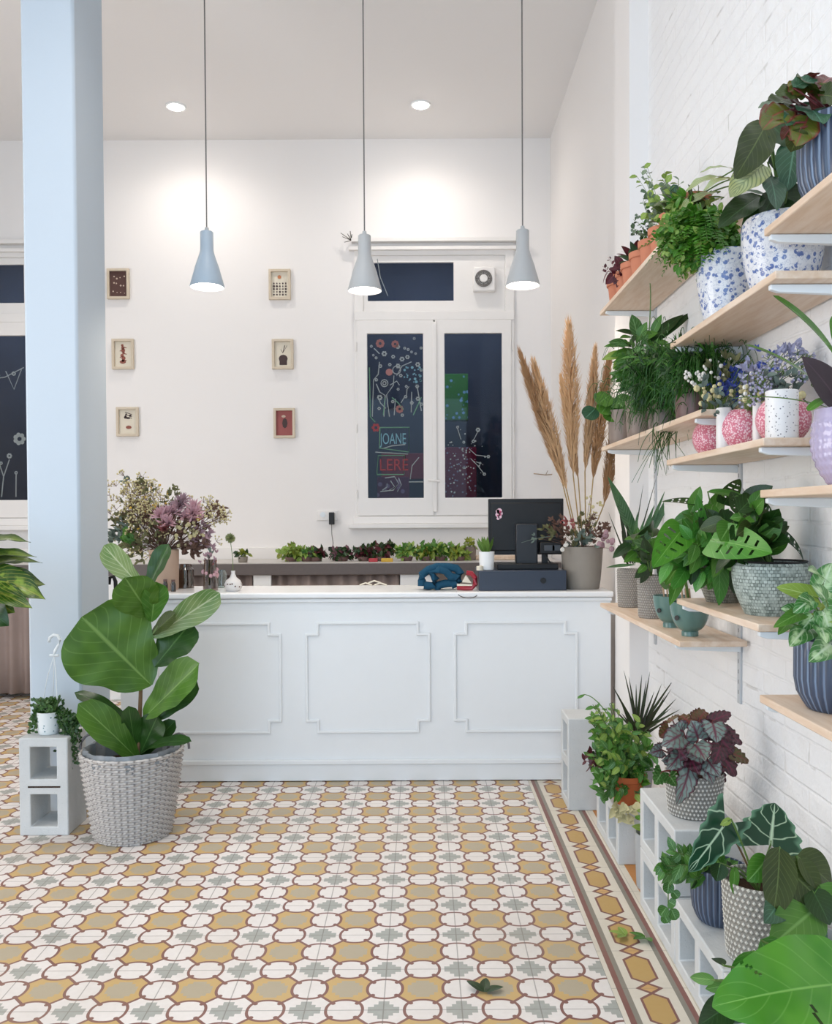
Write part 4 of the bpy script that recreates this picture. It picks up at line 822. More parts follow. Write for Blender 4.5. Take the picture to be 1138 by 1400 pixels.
figl((190, 1040), (107, 962), 46, -.14, 'l_fig', (.3, -.9, .6), fold=.3, droop=.1); figl((190, 1033), (262, 1014), 24, -.12, 'l_figd', (-.1, -.5, 1), droop=.2); figl((190, 1035), (216, 978), 42, -.02, 'l_figd', (-.1, -1, .2)); figl((186, 1030), (176, 965), 26, -.06, 'l_figd', (.4, -1, .2)); figl((196, 925), (188, 860), 40, .06, 'l_figd', (.2, -1, .1)); figl((190, 1036), (240, 985), 26, .03, 'l_figd', (-.3, -1, .2))
# ---------------------------------------------------------------- umbrella hooked behind the fig
um = thing('umbrella', 'short black umbrella hooked on the left end of the white counter, beside the column', 'umbrella', (P(155, 905, 4.08).x, 4.08, .556)); ux = P(155, 830, 4.08).x
h = P(150, 795, 4.08); MB().tube([P(149, 799, 4.08), P(150, 790, 4.08), P(155, 788, 4.08), P(158, 795, 4.08), P(158.5, 812, 4.08), P(157, 832, 4.08)], .009, seg=8).build('handle', M['black'], um)
zt_, zb_ = P(157, 838, 4.08).z, P(156, 912, 4.08).z; MB().lathe([(.0001, zb_), (.010, zb_ + .005), (.013, zb_ + .06), (.015, zb_ + .13), (.012, zt_ - .03), (.006, zt_), (.0001, zt_ + .01)], (P(156.5, 830, 4.08).x, 4.08, 0), 16, lambda th, z, i: .0015 * math.sin(th * 8)).build('folded_canopy', M['black'], um)
# ---------------------------------------------------------------- little trailing plant on the left block
hy = 3.52; hb = P(67, 1006, hy); hb.z = .386; hp = plant_thing('trailing_plant', 'small trailing plant in a marbled hanging pot on the upright block at the column', hb)
tp = pot(hp, hb, .047, .040, .088, M['marble'])
hk = MB(); q = lambda px, py: P(px, py, hy)
hk.tube([q(67, 878), q(68, 872), q(73, 868), q(79, 869), q(82, 875), q(80, 882), q(75, 890), q(74, 896)], .006, seg=8); hk.tube([q(68, 896), q(80, 896)], .005, seg=8); hk.build('hanger_hook', M['bracket'], hp)
hk = MB()
for px in (56, 79): hk.tube([q(74, 896), q((74 + px) / 2, 925), V3((q(px, 980).x, hy, hb.z + .083))], .0018, seg=5)
hk.tube([q(74, 896), V3((hb.x, hy + .04, hb.z + .083))], .0018, seg=5); hk.build('hanger_wires', M['bracket'], hp)
m = MB(); st = MB(); R = random.Random(11)
for (px, py, dy, n_) in ((104, 1010, -.02, 1), (100, 1050, 0, 1), (98, 1030, -.03, 1), (106, 1035, .03, 1), (108, 1000, .02, 1), (94, 1058, -.01, 1), (102, 1062, .03, 1), (41, 1008, 0, 1), (46, 985, -.03, 1), (110, 1020, .05, 1), (96, 1000, -.04, 1), (99, 1020, -.045, 1), (104, 1045, -.02, 1), (97, 1048, -.035, 1), (107, 1015, .04, 1), (101, 1005, 0, 1), (92, 1030, -.045, 1), (110, 1040, .06, 1), (47, 1000, -.03, 1)):
    e = P(px, py, hy + dy); r0 = tp + V3((R.uniform(-.03, .03), R.uniform(-.03, .03), 0)); mid = V3((e.x * .8 + r0.x * .2, (e.y + r0.y) / 2, r0.z + .05)); pts = bez(r0, mid, e, 22); st.tube(pts, .0012, seg=3, cap=False)
    for k_, p in enumerate(pts):
        for s in range(3): d = V3((R.uniform(-1, 1), R.uniform(-1, .6), R.uniform(-.6, .8))).normalized(); leaf(m, p, p + d * .016, .011, (0, -1, .3), .1, .1, 'ovate', 3, 2)
for i in range(340):
    a_ = R.uniform(0, 6.28); p = P(R.gauss(96, 6), R.uniform(975, 1035), hy + R.uniform(-.05, .05)); d = V3((R.uniform(-1, 1), R.uniform(-1, .5), R.uniform(-1, .5))).normalized(); leaf(m, p, p + d * .018, .012, (0, -1, .5), .1, .1, 'ovate', 3, 2)
for i in range(260):
    a_ = R.uniform(0, 6.28); rr = R.uniform(0, .062); p = tp + V3((math.cos(a_) * rr, math.sin(a_) * rr, .012 + R.uniform(0, .045))); d = V3((R.uniform(-1, 1), R.uniform(-1, 1), R.uniform(0, 1))).normalized(); leaf(m, p, p + d * .018, .012, (0, -1, .5), .1, .1, 'ovate', 3, 2)
m.build('foliage', M['l_bead'], hp); st.build('stems', M['stem'], hp)
# ---------------------------------------------------------------- blotched plant at the left edge
cy = 3.2; cb_ = V3((-2.0, 3.25, .0)); cs = thing('plant_stand', 'wooden plant stand at the left edge under the yellow-blotched plant', 'stand', cb_)
m = MB(); m.lathe([(.0001, .62), (.15, .62), (.15, .645), (.0001, .645)], cb_, 32); m.build('stand_top', M['pine'], cs)
for k_ in range(3): a_ = 2.1 * k_ + .5; MB().tube([cb_ + V3((.17 * math.cos(a_), .17 * math.sin(a_), 0)), cb_ + V3((.09 * math.cos(a_), .09 * math.sin(a_), .62))], .014, seg=8).build('leg', M['pine'], cs)
cr_ = plant_thing('potted_croton', 'arching yellow-blotched leafy plant at the left edge beside the column', (cb_.x, cb_.y, .645)); tp = pot(cr_, (cb_.x, cb_.y, .645), .12, .09, .2, M['whitecer'])
for (a, b, w, dy, mt, N, dr) in (((-45, 755), (42, 742), 26, 0, 'l_crotond', (.1, -.4, 1), .25), ((-50, 775), (50, 762), 26, -.05, 'l_crotond', (0, -.5, 1), .2), ((-40, 790), (62, 820), 46, -.05, 'l_croton', (.3, -1, .9), .28), ((-45, 800), (44, 832), 40, -.1, 'l_croton', (.2, -1, .8), .2),
    ((-40, 815), (12, 856), 52, -.08, 'l_mond', (0, -1, .5), .2), ((-50, 780), (30, 800), 40, .05, 'l_crotond', (0, -1, .8), .2), ((-60, 790), (-90, 860), 40, -.05, 'l_croton', (0, -1, .5), .2), ((-70, 770), (-150, 800), 40, 0, 'l_crotond', (0, -1, .7), .25), ((-60, 760), (-100, 690), 36, .05, 'l_croton', (0, -1, .4), .1), ((-45, 795), (58, 770), 22, .03, 'l_crotond', (.1, -.6, 1), .35), ((-35, 805), (62, 800), 44, 0, 'l_crotond', (.3, -1, .8), .3), ((-50, 770), (38, 768), 34, .06, 'l_crotond', (0, -.8, .8), .2), ((-50, 800), (20, 838), 50, -.04, 'l_croton', (.1, -1, .5), .15), ((-40, 760), (20, 735), 20, .04, 'l_crotond', (0, -.6, 1), .2)):
    PL(cr_, a, b, w, cy, cy + dy, M[mt], N, droop=dr, shape='lance', fold=.3, wave=.05, petiole=tp, n=16)
# ================================================================ things on the white counter, left end
def on_counter(px, Y): v = P(px, 800, Y); return V3((v.x, Y, .8915))
va = on_counter(225, 4.33); t = thing('vase', 'tall tan vase holding the large dried bouquet', 'vase', va)
MB().lathe([(.0001, 0), (.062, 0), (.068, .01), (.071, .195), (.066, .2), (.062, .19), (.0001, .03)], va, 40).build('vase_body', M['tan'], t)
bq = thing('dried_bouquet', 'large dried bouquet of cream blossoms and pink protea in the tan vase', 'bouquet', va + V3((0, 0, .03)))
M['d_cream'] = plain('cream_dried_blossom', '#c9bf93', .9, .1, var=.15, scale=50); M['d_olive'] = plain('olive_dried_leaf', '#6b6b4c', .9, .1, var=.2, scale=50); M['d_brown'] = plain('brown_dried_leaf', '#6a5248', .9, .1, var=.2, scale=50); M['d_pink'] = plain('dusty_pink_petal', '#cfa5ac', .8, .2, var=.15, scale=60); M['d_mauve'] = plain('mauve_petal', '#a88a92', .8, .2, var=.2, scale=60); M['d_red'] = plain('dried_red_bract', '#9a5a58', .8, .2, var=.15); M['d_yel'] = plain('yellow_button', '#c9a441', .8); M['d_grey'] = plain('grey_green_dried_leaf', '#6f7d74', .9, .1, var=.15); M['d_blue'] = plain('blue_dried_flower', '#3f4f9c', .8, var=.2, scale=60); M['d_lil'] = plain('lilac_dried_flower', '#a6a4bd', .8, var=.12, scale=60); M['d_white'] = plain('white_dried_flower', '#dedad2', .8)
def dried(t, base, spots, seed, stem='d_brown'):
    """spots: (px, py, Y, radius_m, count, material, size, kind)"""
    R = random.Random(seed); by = {}; st = MB(); base = V3(base)
    for (px, py, Y, rad, cnt, mt, sz, kind) in spots:
        c = P(px, py, Y); mb = by.setdefault((mt, kind), MB())
        for i in range(int(cnt * t.get('dens', 1))):
            d = V3((R.gauss(0, .5), R.gauss(0, .5), R.gauss(0, .5))); p = c + d * rad
            if i % 4 == 0: st.tube(bez(base, (base + p) / 2 + V3((0, 0, .03)), p, 6), .0012, seg=3, cap=False)
            u = (p - base).normalized()
            if kind == 'ball': mb.ball(p, sz * R.uniform(.6, 1.2), 6, 4)
            elif kind == 'leaf':
                for s in range(3): dd = (u + V3((R.uniform(-1, 1), R.uniform(-1, 1), R.uniform(-1, 1))) * .9).normalized(); leaf(mb, p, p + dd * sz * R.uniform(.6, 1.2), sz * .42, (R.uniform(-.5, .5), -1, .3), .1, .2, 'ovate', 3, 2)
            elif kind == 'spray':
                for s in range(7): dd = (u * .8 + V3((R.uniform(-1, 1), R.uniform(-1, 1), R.uniform(-1, 1)))).normalized(); q = p + dd * sz; st.tube([p, q], .0008, seg=3, cap=False); mb.ball(q, sz * .16, 5, 3)
            elif kind == 'protea':
                ax = (u + V3((R.uniform(-.3, .3), -.6, 0))).normalized()
                for s in range(46): dd = (ax + V3((R.uniform(-1, 1), R.uniform(-1, 1), R.uniform(-1, 1))) * .75).normalized(); leaf(mb, p, p + dd * sz * R.uniform(.8, 1.1), sz * .13, (0, -1, .4), .1, .3, 'lance', 4, 2)
    nm = {'ball': 'blossoms', 'leaf': 'dried_leaves', 'spray': 'blossom_sprays', 'protea': 'protea_heads'}
    for (mt, kind), mb in by.items(): mb.build(nm[kind], M[mt], t)
    st.build('stems', M[stem], t)
Y0 = 4.33; bq['dens'] = 1.9
dried(bq, va + V3((0, 0, .18)), [(190, 690, Y0, .11, 55, 'd_cream', .030, 'spray'), (205, 715, Y0, .11, 45, 'd_cream', .028, 'spray'), (175, 712, Y0, .07, 22, 'd_olive', .030, 'leaf'), (170, 730, Y0, .06, 22, 'd_grey', .032, 'leaf'), (190, 745, Y0, .07, 26, 'd_olive', .032, 'leaf'),
    (232, 712, Y0 - .05, .05, 3, 'd_pink', .060, 'protea'), (262, 700, Y0 - .05, .05, 3, 'd_pink', .062, 'protea'), (247, 695, Y0, .05, 3, 'd_mauve', .058, 'protea'), (226, 727, Y0 - .09, .012, 1, 'd_red', .045, 'protea'), (250, 725, Y0, .09, 34, 'd_brown', .034, 'leaf'), (275, 735, Y0, .06, 20, 'd_mauve', .032, 'leaf'), (285, 705, Y0, .08, 22, 'd_cream', .028, 'spray'), (298, 700, Y0, .04, 10, 'd_brown', .026, 'leaf'),
    (262, 748, Y0, .05, 22, 'd_brown', .034, 'leaf'), (255, 728, Y0 - .04, .07, 16, 'd_cream', .011, 'ball'), (273, 712, Y0 - .05, .02, 2, 'd_yel', .014, 'ball'), (198, 668, Y0, .05, 10, 'd_olive', .026, 'leaf'), (172, 658, Y0, .02, 4, 'd_grey', .026, 'leaf'), (235, 685, Y0, .07, 14, 'd_olive', .026, 'leaf'), (215, 735, Y0, .10, 30, 'd_olive', .03, 'leaf'), (180, 738, Y0 - .03, .03, 6, 'l_mid', .05, 'leaf'), (208, 690, Y0, .12, 14, 'd_yel', .006, 'ball'), (155, 735, Y0, .02, 6, 'd_grey', .03, 'leaf')], 21)
del bq['dens']
def jar(px, Y, r, h, mat, label, nm='jar', cat='jar', group=None, lid=None):
    c = on_counter(px, Y); t = thing(nm, label, cat, c, group); MB().lathe([(.0001, 0), (r, 0), (r, h * .78), (r * .75, h * .88), (r * .75, h), (r * .68, h), (r * .68, h * .9), (r * .93, h * .76), (r * .93, .004), (.0001, .004)], c, 28).build('jar_body', mat, t)
    if lid: MB().lathe([(.0001, h), (r * .78, h), (r * .78, h + .01), (.0001, h + .01)], c, 20).build('lid', lid, t)
    return c
jar(226, 4.22, .012, .05, M['amber'], 'left small amber jar in front of the bouquet vase', group='small amber jars on the counter', lid=M['brownpot'])
jar(237, 4.22, .012, .048, M['amber'], 'right small amber jar in front of the bouquet vase', group='small amber jars on the counter', lid=M['brownpot'])
jar(253, 4.45, .045, .12, M['smokeglass'], 'smoky glass jar between the bouquet vase and the twig vase')
c = on_counter(288, 4.28); t = thing('twig_vase', 'slim pinkish glass vase holding dry twigs', 'vase', c); MB().lathe([(.0001, 0), (.034, 0), (.036, .01), (.030, .14), (.032, .15), (.028, .15), (.026, .14), (.031, .01), (.0001, .008)], c, 28).build('vase_body', M['smokeglass'], t)
tw = thing('twig_bunch', 'little bunch of dry pinkish twigs in the slim glass vase', 'twigs', c + V3((0, 0, .01))); dried(tw, c + V3((0, 0, .02)), [(286, 765, 4.28, .05, 20, 'd_mauve', .022, 'leaf'), (289, 785, 4.28, .03, 26, 'd_pink', .012, 'ball'), (284, 758, 4.28, .03, 8, 'd_grey', .02, 'leaf'), (290, 770, 4.28, .03, 12, 'd_red', .007, 'ball')], 3)
c = on_counter(319, 4.24); t = thing('bud_vase', 'round white bud vase with a narrow neck', 'vase', c); MB().lathe([(.0001, 0), (.028, 0), (.040, .014), (.043, .032), (.034, .052), (.016, .066), (.009, .085), (.010, .098), (.007, .098), (.006, .08), (.0001, .06)], c, 32).build('vase_body', M['whitecer'], t)
m = MB()
for k_ in range(16): a_ = k_ * 2.4; m.disc(c + V3((.041 * math.cos(a_), .041 * math.sin(a_), .03 + .008 * math.sin(k_))), .004, (math.cos(a_), math.sin(a_), 0), 6)
m.build('brown_dots', M['d_brown'], t)
fl = thing('single_flower', 'single green thistle head standing in the round white bud vase', 'flower', c + V3((0, 0, .07))); b0 = c + V3((0, 0, .07)); b1 = P(315, 738, 4.24); MB().tube([b0, (b0 + b1) / 2 + V3((.005, 0, 0)), b1], .0016, seg=5).build('stem', M['stem'], fl)
m = MB(); R = random.Random(8)
for k_ in range(120): d = V3((R.gauss(0, 1), R.gauss(0, 1), R.gauss(0, 1))).normalized(); leaf(m, b1 + V3((0, 0, .008)), b1 + V3((0, 0, .008)) + d * .026, .008, (0, -1, .4), 0, .2, 'lance', 3, 2)
m.build('flower_head', L_('thistle_green', '#8a9a72', '#74875f', '#a5b08a', n=3), fl)
c = on_counter(300, 4.4); jar(303, 4.46, .028, .09, M['glass'], 'clear glass jar behind the twig vase')
# ================================================================ right end: pampas pot
pc = on_counter(796, 4.29); t = thing('taupe_planter', 'taupe planter at the right end of the counter holding the pampas', 'planter', pc); pot(t, pc, .102, .083, .205, M['taupe'])
M['pamp'] = plain('pampas_fluff', '#d3ae86', .95, .05, var=.15, scale=30); M['pamp2'] = plain('darker_pampas_fluff', '#b28b66', .95, .05, var=.15, scale=30); M['pamps'] = plain('pampas_stem', '#a58b5c', .8)
def plume(top, bot, foot, w, Y, mat, seed, label):
    R = random.Random(seed); A = P(*bot, Y); B = P(*top, Y + R.uniform(-.05, .05)); Ft = P(*foot, 4.29); t = thing('pampas_plume', label, 'pampas grass', Ft, 'pampas plumes in the taupe planter'); L = (B - A).length
    mid = (A + B) / 2 + V3((R.uniform(-.01, .01), 0, 0)); pts = bez(A, mid, B, 20); MB().tube([Ft, (Ft + A) / 2, A] + pts[1:18], .0032, .001, seg=5).build('stem', M['pamps'], t); m = MB(); hw = w / F * Y / 2 * 1.2
    for i in range(1500):
        q = R.random() ** .8; k_ = min(18, int(q * 19)); p = pts[k_].lerp(pts[k_ + 1], q * 19 - k_); env = hw * (math.sin(PI * min(1, .10 + q * .86)) ** .75) * 1.0; a_ = R.uniform(0, 6.28)
        ax = (pts[k_ + 1] - pts[k_]).normalized(); o = V3((math.cos(a_), math.sin(a_), 0)); ln_ = L * R.uniform(.08, .17) * (1.15 - .5 * q)
        e = p + ax * ln_ + o * env * R.uniform(.35, 1.25); mm = p + ax * ln_ * .4 + o * env * .55; s = V3((.0016, 0, 0)) if i % 2 else V3((0, .0016, 0))
        m.add([p - s, p + s, mm - s, mm + s, e], [(0, 1, 3, 2), (2, 3, 4)])
    m.build('plume', M[mat], t)
for i, a in enumerate((((713, 488), (768, 655), (789, 740), 20, 4.30, 'pamp2', 'leftmost slim brown pampas plume, leaning left'), ((731, 500), (775, 670), (791, 740), 25, 4.27, 'pamp', 'wide pampas plume second from the left, leaning left'), ((778, 448), (784, 650), (794, 740), 27, 4.28, 'pamp', 'tallest pampas plume, standing upright in the middle'),
    ((768, 520), (791, 655), (797, 740), 14, 4.33, 'pamp', 'narrow pampas plume just behind the tallest one'), ((814, 482), (800, 645), (801, 740), 18, 4.28, 'pamp', 'upright pampas plume right of the tallest one'), ((833, 492), (811, 655), (804, 740), 22, 4.26, 'pamp2', 'pampas plume behind the round leaves, second from the right'), ((853, 520), (826, 690), (806, 740), 24, 4.30, 'pamp2', 'rightmost pampas plume, leaning right behind the shelf'))):
    plume(*a[:6], 100 + i, a[6])
db = thing('dried_flowers', 'low tangle of dried brown and grey flowers around the pampas stems', 'dried flowers', pc + V3((0, 0, .16)))
dried(db, pc + V3((0, 0, .17)), [(795, 742, 4.25, .06, 30, 'd_grey', .03, 'leaf'), (785, 735, 4.25, .05, 18, 'd_olive', .028, 'leaf'), (765, 726, 4.22, .06, 20, 'd_brown', .030, 'leaf'), (750, 728, 4.22, .03, 8, 'd_olive', .03, 'leaf'), (776, 718, 4.24, .03, 8, 'd_red', .026, 'leaf'), (815, 730, 4.24, .07, 20, 'd_brown', .028, 'leaf'), (826, 738, 4.2, .04, 14, 'd_mauve', .014, 'ball'), (828, 722, 4.22, .03, 8, 'd_brown', .028, 'leaf'), (812, 712, 4.26, .05, 10, 'd_cream', .02, 'spray'), (800, 725, 4.3, .06, 16, 'd_olive', .03, 'leaf'), (772, 745, 4.2, .02, 5, 'd_white', .01, 'ball'), (815, 690, 4.27, .05, 8, 'd_cream', .008, 'ball'), (730, 738, 4.2, .02, 4, 'd_grey', .02, 'leaf')], 31)
m = MB(); m.tube(bez(P(763, 733, 4.23), P(740, 733, 4.2), P(713, 742, 4.2), 8), .0022, .001, seg=5); m.build('long_twig', M['d_grey'], db)
# ================================================================ plants on the back counter
def tray(px, w, h, mats, label, seed, pmat='brownpot', n=16, Y=6.2, ll=.045):
    c = V3(((px - 577) / F * Y, Y, ZB + .006)); t = plant_thing('potted_herb', label, c, group='small plants on the back counter'); tp = pot(t, c, .045, .035, .03, M[pmat]); bush(t, tp, tp + V3((0, 0, h * .42)), (w * .62, w / 2.6, h * .5), n + 12, 6, ll, ll * .5, [M[x] for x in mats], seed, n=3, stemr=.0015)
for a in ((398, .17, .10, ('l_light', 'l_herb'), 'pale yellow-green herb at the left of the back counter row', 1), (420, .15, .07, ('l_mid', 'l_light'), 'low green herb right beside the pale herb', 2), (432, .12, .07, ('l_wine', 'l_dark'), 'dark red small plant below the wall socket', 3), (468, .14, .06, ('l_dark', 'l_rexd'), 'low dark speckled plant right of the plug cable', 4), (497, .13, .09, ('l_dark', 'l_wine'), 'dark small plant left of the bushy brown one', 5), (522, .19, .12, ('l_dark', 'l_olive', 'l_wine'), 'bushy dark olive and wine plant in the middle of the row', 6), (556, .15, .11, ('l_light', 'l_mid'), 'light green small plant above the dark counter edge', 7), (583, .14, .12, ('l_mid', 'l_herb'), 'green small plant next to the teal ribbon bundle', 8), (603, .17, .13, ('l_mid', 'l_light'), 'tall green herb above the teal ribbon bundle', 9), (628, .15, .08, ('l_herb', 'l_light'), 'low yellow-green plant left of the white pot', 10)):
    tray(a[0], a[1], a[2], a[3], a[4], a[5])
c = V3(((642 - 577) / F * 6.25, 6.25, ZB + .006)); t = plant_thing('potted_seedling', 'small seedling in a grey square-looking pot at the end of the back counter row', c); tp = pot(t, c, .05, .042, .095, M['greigepot']); bush(t, tp, tp + V3((0, 0, .05)), (.06, .05, .04), 8, 4, .04, .02, [M['l_herb']], 77, n=3)
for (p0, p1, py, mt, lab) in ((504, 516, 770, 'redpaint', 'small red box on the edge of the back counter'), (521, 537, 768, 'd_yel', 'small yellow packet on the edge of the back counter')):
    Yq = 6.05; x0, x1 = (p0 - 577) / F * Yq, (p1 - 577) / F * Yq; m = MB().box(x0, x1, Yq, Yq + .05, ZB + .0065, ZB + .03); tag(m.build('packet', M[mt], bevel=.003), lab, 'packet')
for px in (453, 463):
    x = (px - 577) / F * 6.5; m = MB().box(x - .022, x + .022, 6.49, 6.53, bz(752), bz(746.5)); tag(m.build('power_plug', M['black'], bevel=.006), 'black round plug end on the ledge, ' + ('left' if px == 453 else 'right') + ' of the pair below the adapter', 'plug')
m = MB().box((650 - 577) / F * 6.3, (706 - 577) / F * 6.3, 6.25, 6.4, ZB + .007, ZB + .035); tag(m.build('wooden_tray', M['pine'], bevel=.003), 'light wooden tray seen under the monitor on the back counter', 'tray')
# small green sprig by left
c = V3(((331 - 577) / F * 6.1, 6.12, ZB + .006)); t = plant_thing('potted_succulent', 'small dark rosette plant on the back counter behind the bud vase', c); tp = pot(t, c, .035, .03, .04, M['taupe']); bush(t, tp, tp + V3((0, 0, .03)), (.05, .04, .03), 10, 3, .04, .02, [M['l_dark'], M['l_herb']], 78, n=3)
# ================================================================ far upper shelf: terracotta row
def seat(X, Y, Z): return V3((X, Y, Z))
tl = ['terracotta pot with tiny reddish sprigs, farthest on the far upper shelf', 'terracotta pot with a dark wine-red plant, second from the far end of its row', 'terracotta pot with a striped dark rosette, third from the far end', 'terracotta pot with a broad green paddle leaf, fourth from the far end', 'terracotta pot with fine dotted grey sprays, fifth from the far end', 'terracotta pot with small round grey leaves, beside the bright fern', 'terracotta pot with a tall round blue-green leaf, behind the fern', 'terracotta pot with long pale striped leaves, nearest on the far upper shelf']
ty = [3.74, 3.61, 3.48, 3.34, 3.20, 3.06, 2.92, 2.76]
for i, Y in enumerate(ty):
    c = seat(.845, Y, ZA1); t = plant_thing('potted_plant', tl[i], c, group='terracotta pots on the far upper shelf'); tp = pot(t, c, .056, .043, .105, M['terra'], 'rimmed')
    if i == 0: bush(t, tp, tp + V3((-.03, 0, .07)), (.06, .05, .07), 8, 4, .018, .012, [M['l_wine']], 40, n=3, stem='redstem', stemr=.001)
    if i == 1: bush(t, tp, tp + V3((-.02, 0, .03)), (.07, .06, .05), 9, 4, .05, .032, [M['l_wine']], 41, n=4, stem='redstem')
    if i == 2:
        for k_ in range(16):
            a_ = k_ * 2.4; m = MB(); R = random.Random(k_); b0 = tp + V3((0, 0, .01)); leaf(m, b0, b0 + V3((math.cos(a_) * .075, math.sin(a_) * .075, .02 + .004 * k_)), .045, (0, 0, 1), .2, .15, 'ovate', 8, 4); m.build('leaf', M['l_stripe2'] if k_ % 3 else M['l_wine'], t)
    if i == 3:
        PL(t, (878, 358), (893, 328), 34, Y, Y - .02, M['l_mid'], (-.4, -.6, .6), petiole=tp, shape='round'); PL(t, (872, 352), (862, 330), 10, Y, Y, M['l_dark'], petiole=tp); PL(t, (880, 356), (900, 345), 30, Y, Y - .05, M['l_olive'], (0, -.6, .8), petiole=tp)
    if i == 4: bush(t, tp, tp + V3((-.03, 0, .10)), (.07, .06, .10), 12, 9, .018, .014, [M['l_grey'], M['l_dark'], M['l_mid']], 43, n=3, stemr=.0012, shape='round', t0=.2)
    if i == 5: bush(t, tp, tp + V3((-.05, 0, .16)), (.07, .06, .11), 14, 9, .024, .02, [M['l_grey'], M['l_light']], 44, n=3, stemr=.0012, shape='round', t0=.2)
    if i == 6:
        PL(t, (926, 276), (921, 252), 15, Y, Y, M['l_tealg'], (-.2, -1, .2), petiole=tp, shape='round', fold=.05); PL(t, (916, 290), (923, 283), 9, Y, Y, M['l_dark'], petiole=tp); bush(t, tp, tp + V3((-.03, 0, .07)), (.07, .05, .08), 9, 7, .026, .018, [M['l_grey'], M['l_light']], 45, n=3, shape='round')
    if i == 7:
        for (a, b, w, dy, N, dr) in (((985, 262), (926, 292), 26, 0, (-.3, -.6, 1), .2), ((1000, 245), (938, 262), 24, -.05, (-.2, -.6, 1), .22), ((1005, 232), (958, 236), 16, 0, (0, -.5, 1), .2), ((990, 270), (940, 300), 20, .05, (-.3, -.6, 1), .2), ((1010, 252), (962, 262), 18, -.1, (0, -.5, 1), .25)):
            PL(t, a, b, w, Y - .08, Y - .1 + dy, M['l_stripe'], N, petiole=tp, shape='lance', droop=dr, wave=.04)
bush(t, tp, P(950, 285, 2.72), (.12, .09, .05), 34, 8, .03, .016, [M['l_light'], M['l_fern'], M['l_olive']], 140, n=4, stemr=.001, t0=.3)
# ================================================================ upper shelf B: blue and white pots
c = seat(.835, 2.42, ZB1); t = plant_thing('potted_fern', 'bright green feathery fern in the smaller blue and white floral pot', c); tp = pot(t, c, .077, .060, .178, M['bluewhite'], 'bulge')
fern(t, P(960, 335, 2.42), 60, .17, .13, .026, M['l_fern'], 50, dirs=(1.6, 5.0), clipx=.95, n=22, pw=.42)
bush(t, tp, P(952, 330, 2.44), (.118, .11, .105), 190, 12, .022, .014, [M['l_fern'], M['l_fern'], M['l_light']], 52, n=3, stemr=.0008, t0=.15); bush(t, tp, P(925, 318, 2.46), (.07, .08, .07), 70, 10, .02, .013, [M['l_fern'], M['l_light']], 53, n=3, stemr=.0008, t0=.4); bush(t, tp, P(985, 330, 2.40), (.07, .06, .05), 60, 10, .02, .013, [M['l_fern'], M['l_mid']], 54, n=3, stemr=.0008, t0=.3)
c = seat(.875, 2.14, ZB1); t = plant_thing('potted_calathea', 'big dark-leaved plant in the larger blue and white floral pot', c); tp = pot(t, c, .094, .070, .178, M['bluewhite'], 'bulge'); tp = tp + V3((0, 0, .02)); q = 2.15
for (a, b, w, dy, mt, N, kw) in (((1048, 170), (1004, 246), 50, -.08, 'l_olive', (.1, -1, .1), {'fold': .25}), ((1044, 226), (998, 270), 44, -.12, 'l_stripe', (-.1, -1, .5), {}), ((1052, 168), (1082, 200), 50, 0, 'l_dark', (0, -1, .5), {}), ((1040, 268), (982, 312), 38, -.12, 'l_dark', (.1, -.8, .7), {'fold': .2}), ((1052, 240), (1062, 288), 34, -.14, 'l_tealg', (0, -1, .1), {}), ((1088, 190), (1076, 262), 44, -.04, 'l_tealg', (-.3, -1, .1), {}),
    ((1050, 222), (1082, 232), 30, .02, 'l_dark', (0, -1, .5), {}), ((1060, 255), (1098, 290), 44, 0, 'l_dark', (0, -1, .3), {}), ((1045, 285), (1015, 318), 28, 0, 'l_dark', (0, -1, .3), {}), ((1058, 265), (1040, 302), 30, -.05, 'l_dark', (.2, -1, .3), {}), ((1068, 275), (1092, 312), 30, -.05, 'l_dark', (-.2, -1, .3), {}), ((1050, 268), (1000, 258), 16, .05, 'l_stripe2', (0, -.6, 1), {}), ((1055, 200), (1030, 185), 40, 0.05, 'l_dark', (0, -1, .3), {}), ((1078, 230), (1112, 250), 40, .06, 'l_dark', (0, -1, .4), {})):
    PL(t, a, b, w, q, q + dy, M[mt], N, petiole=tp, shape='ovate', droop=.06, wave=.03, **kw)
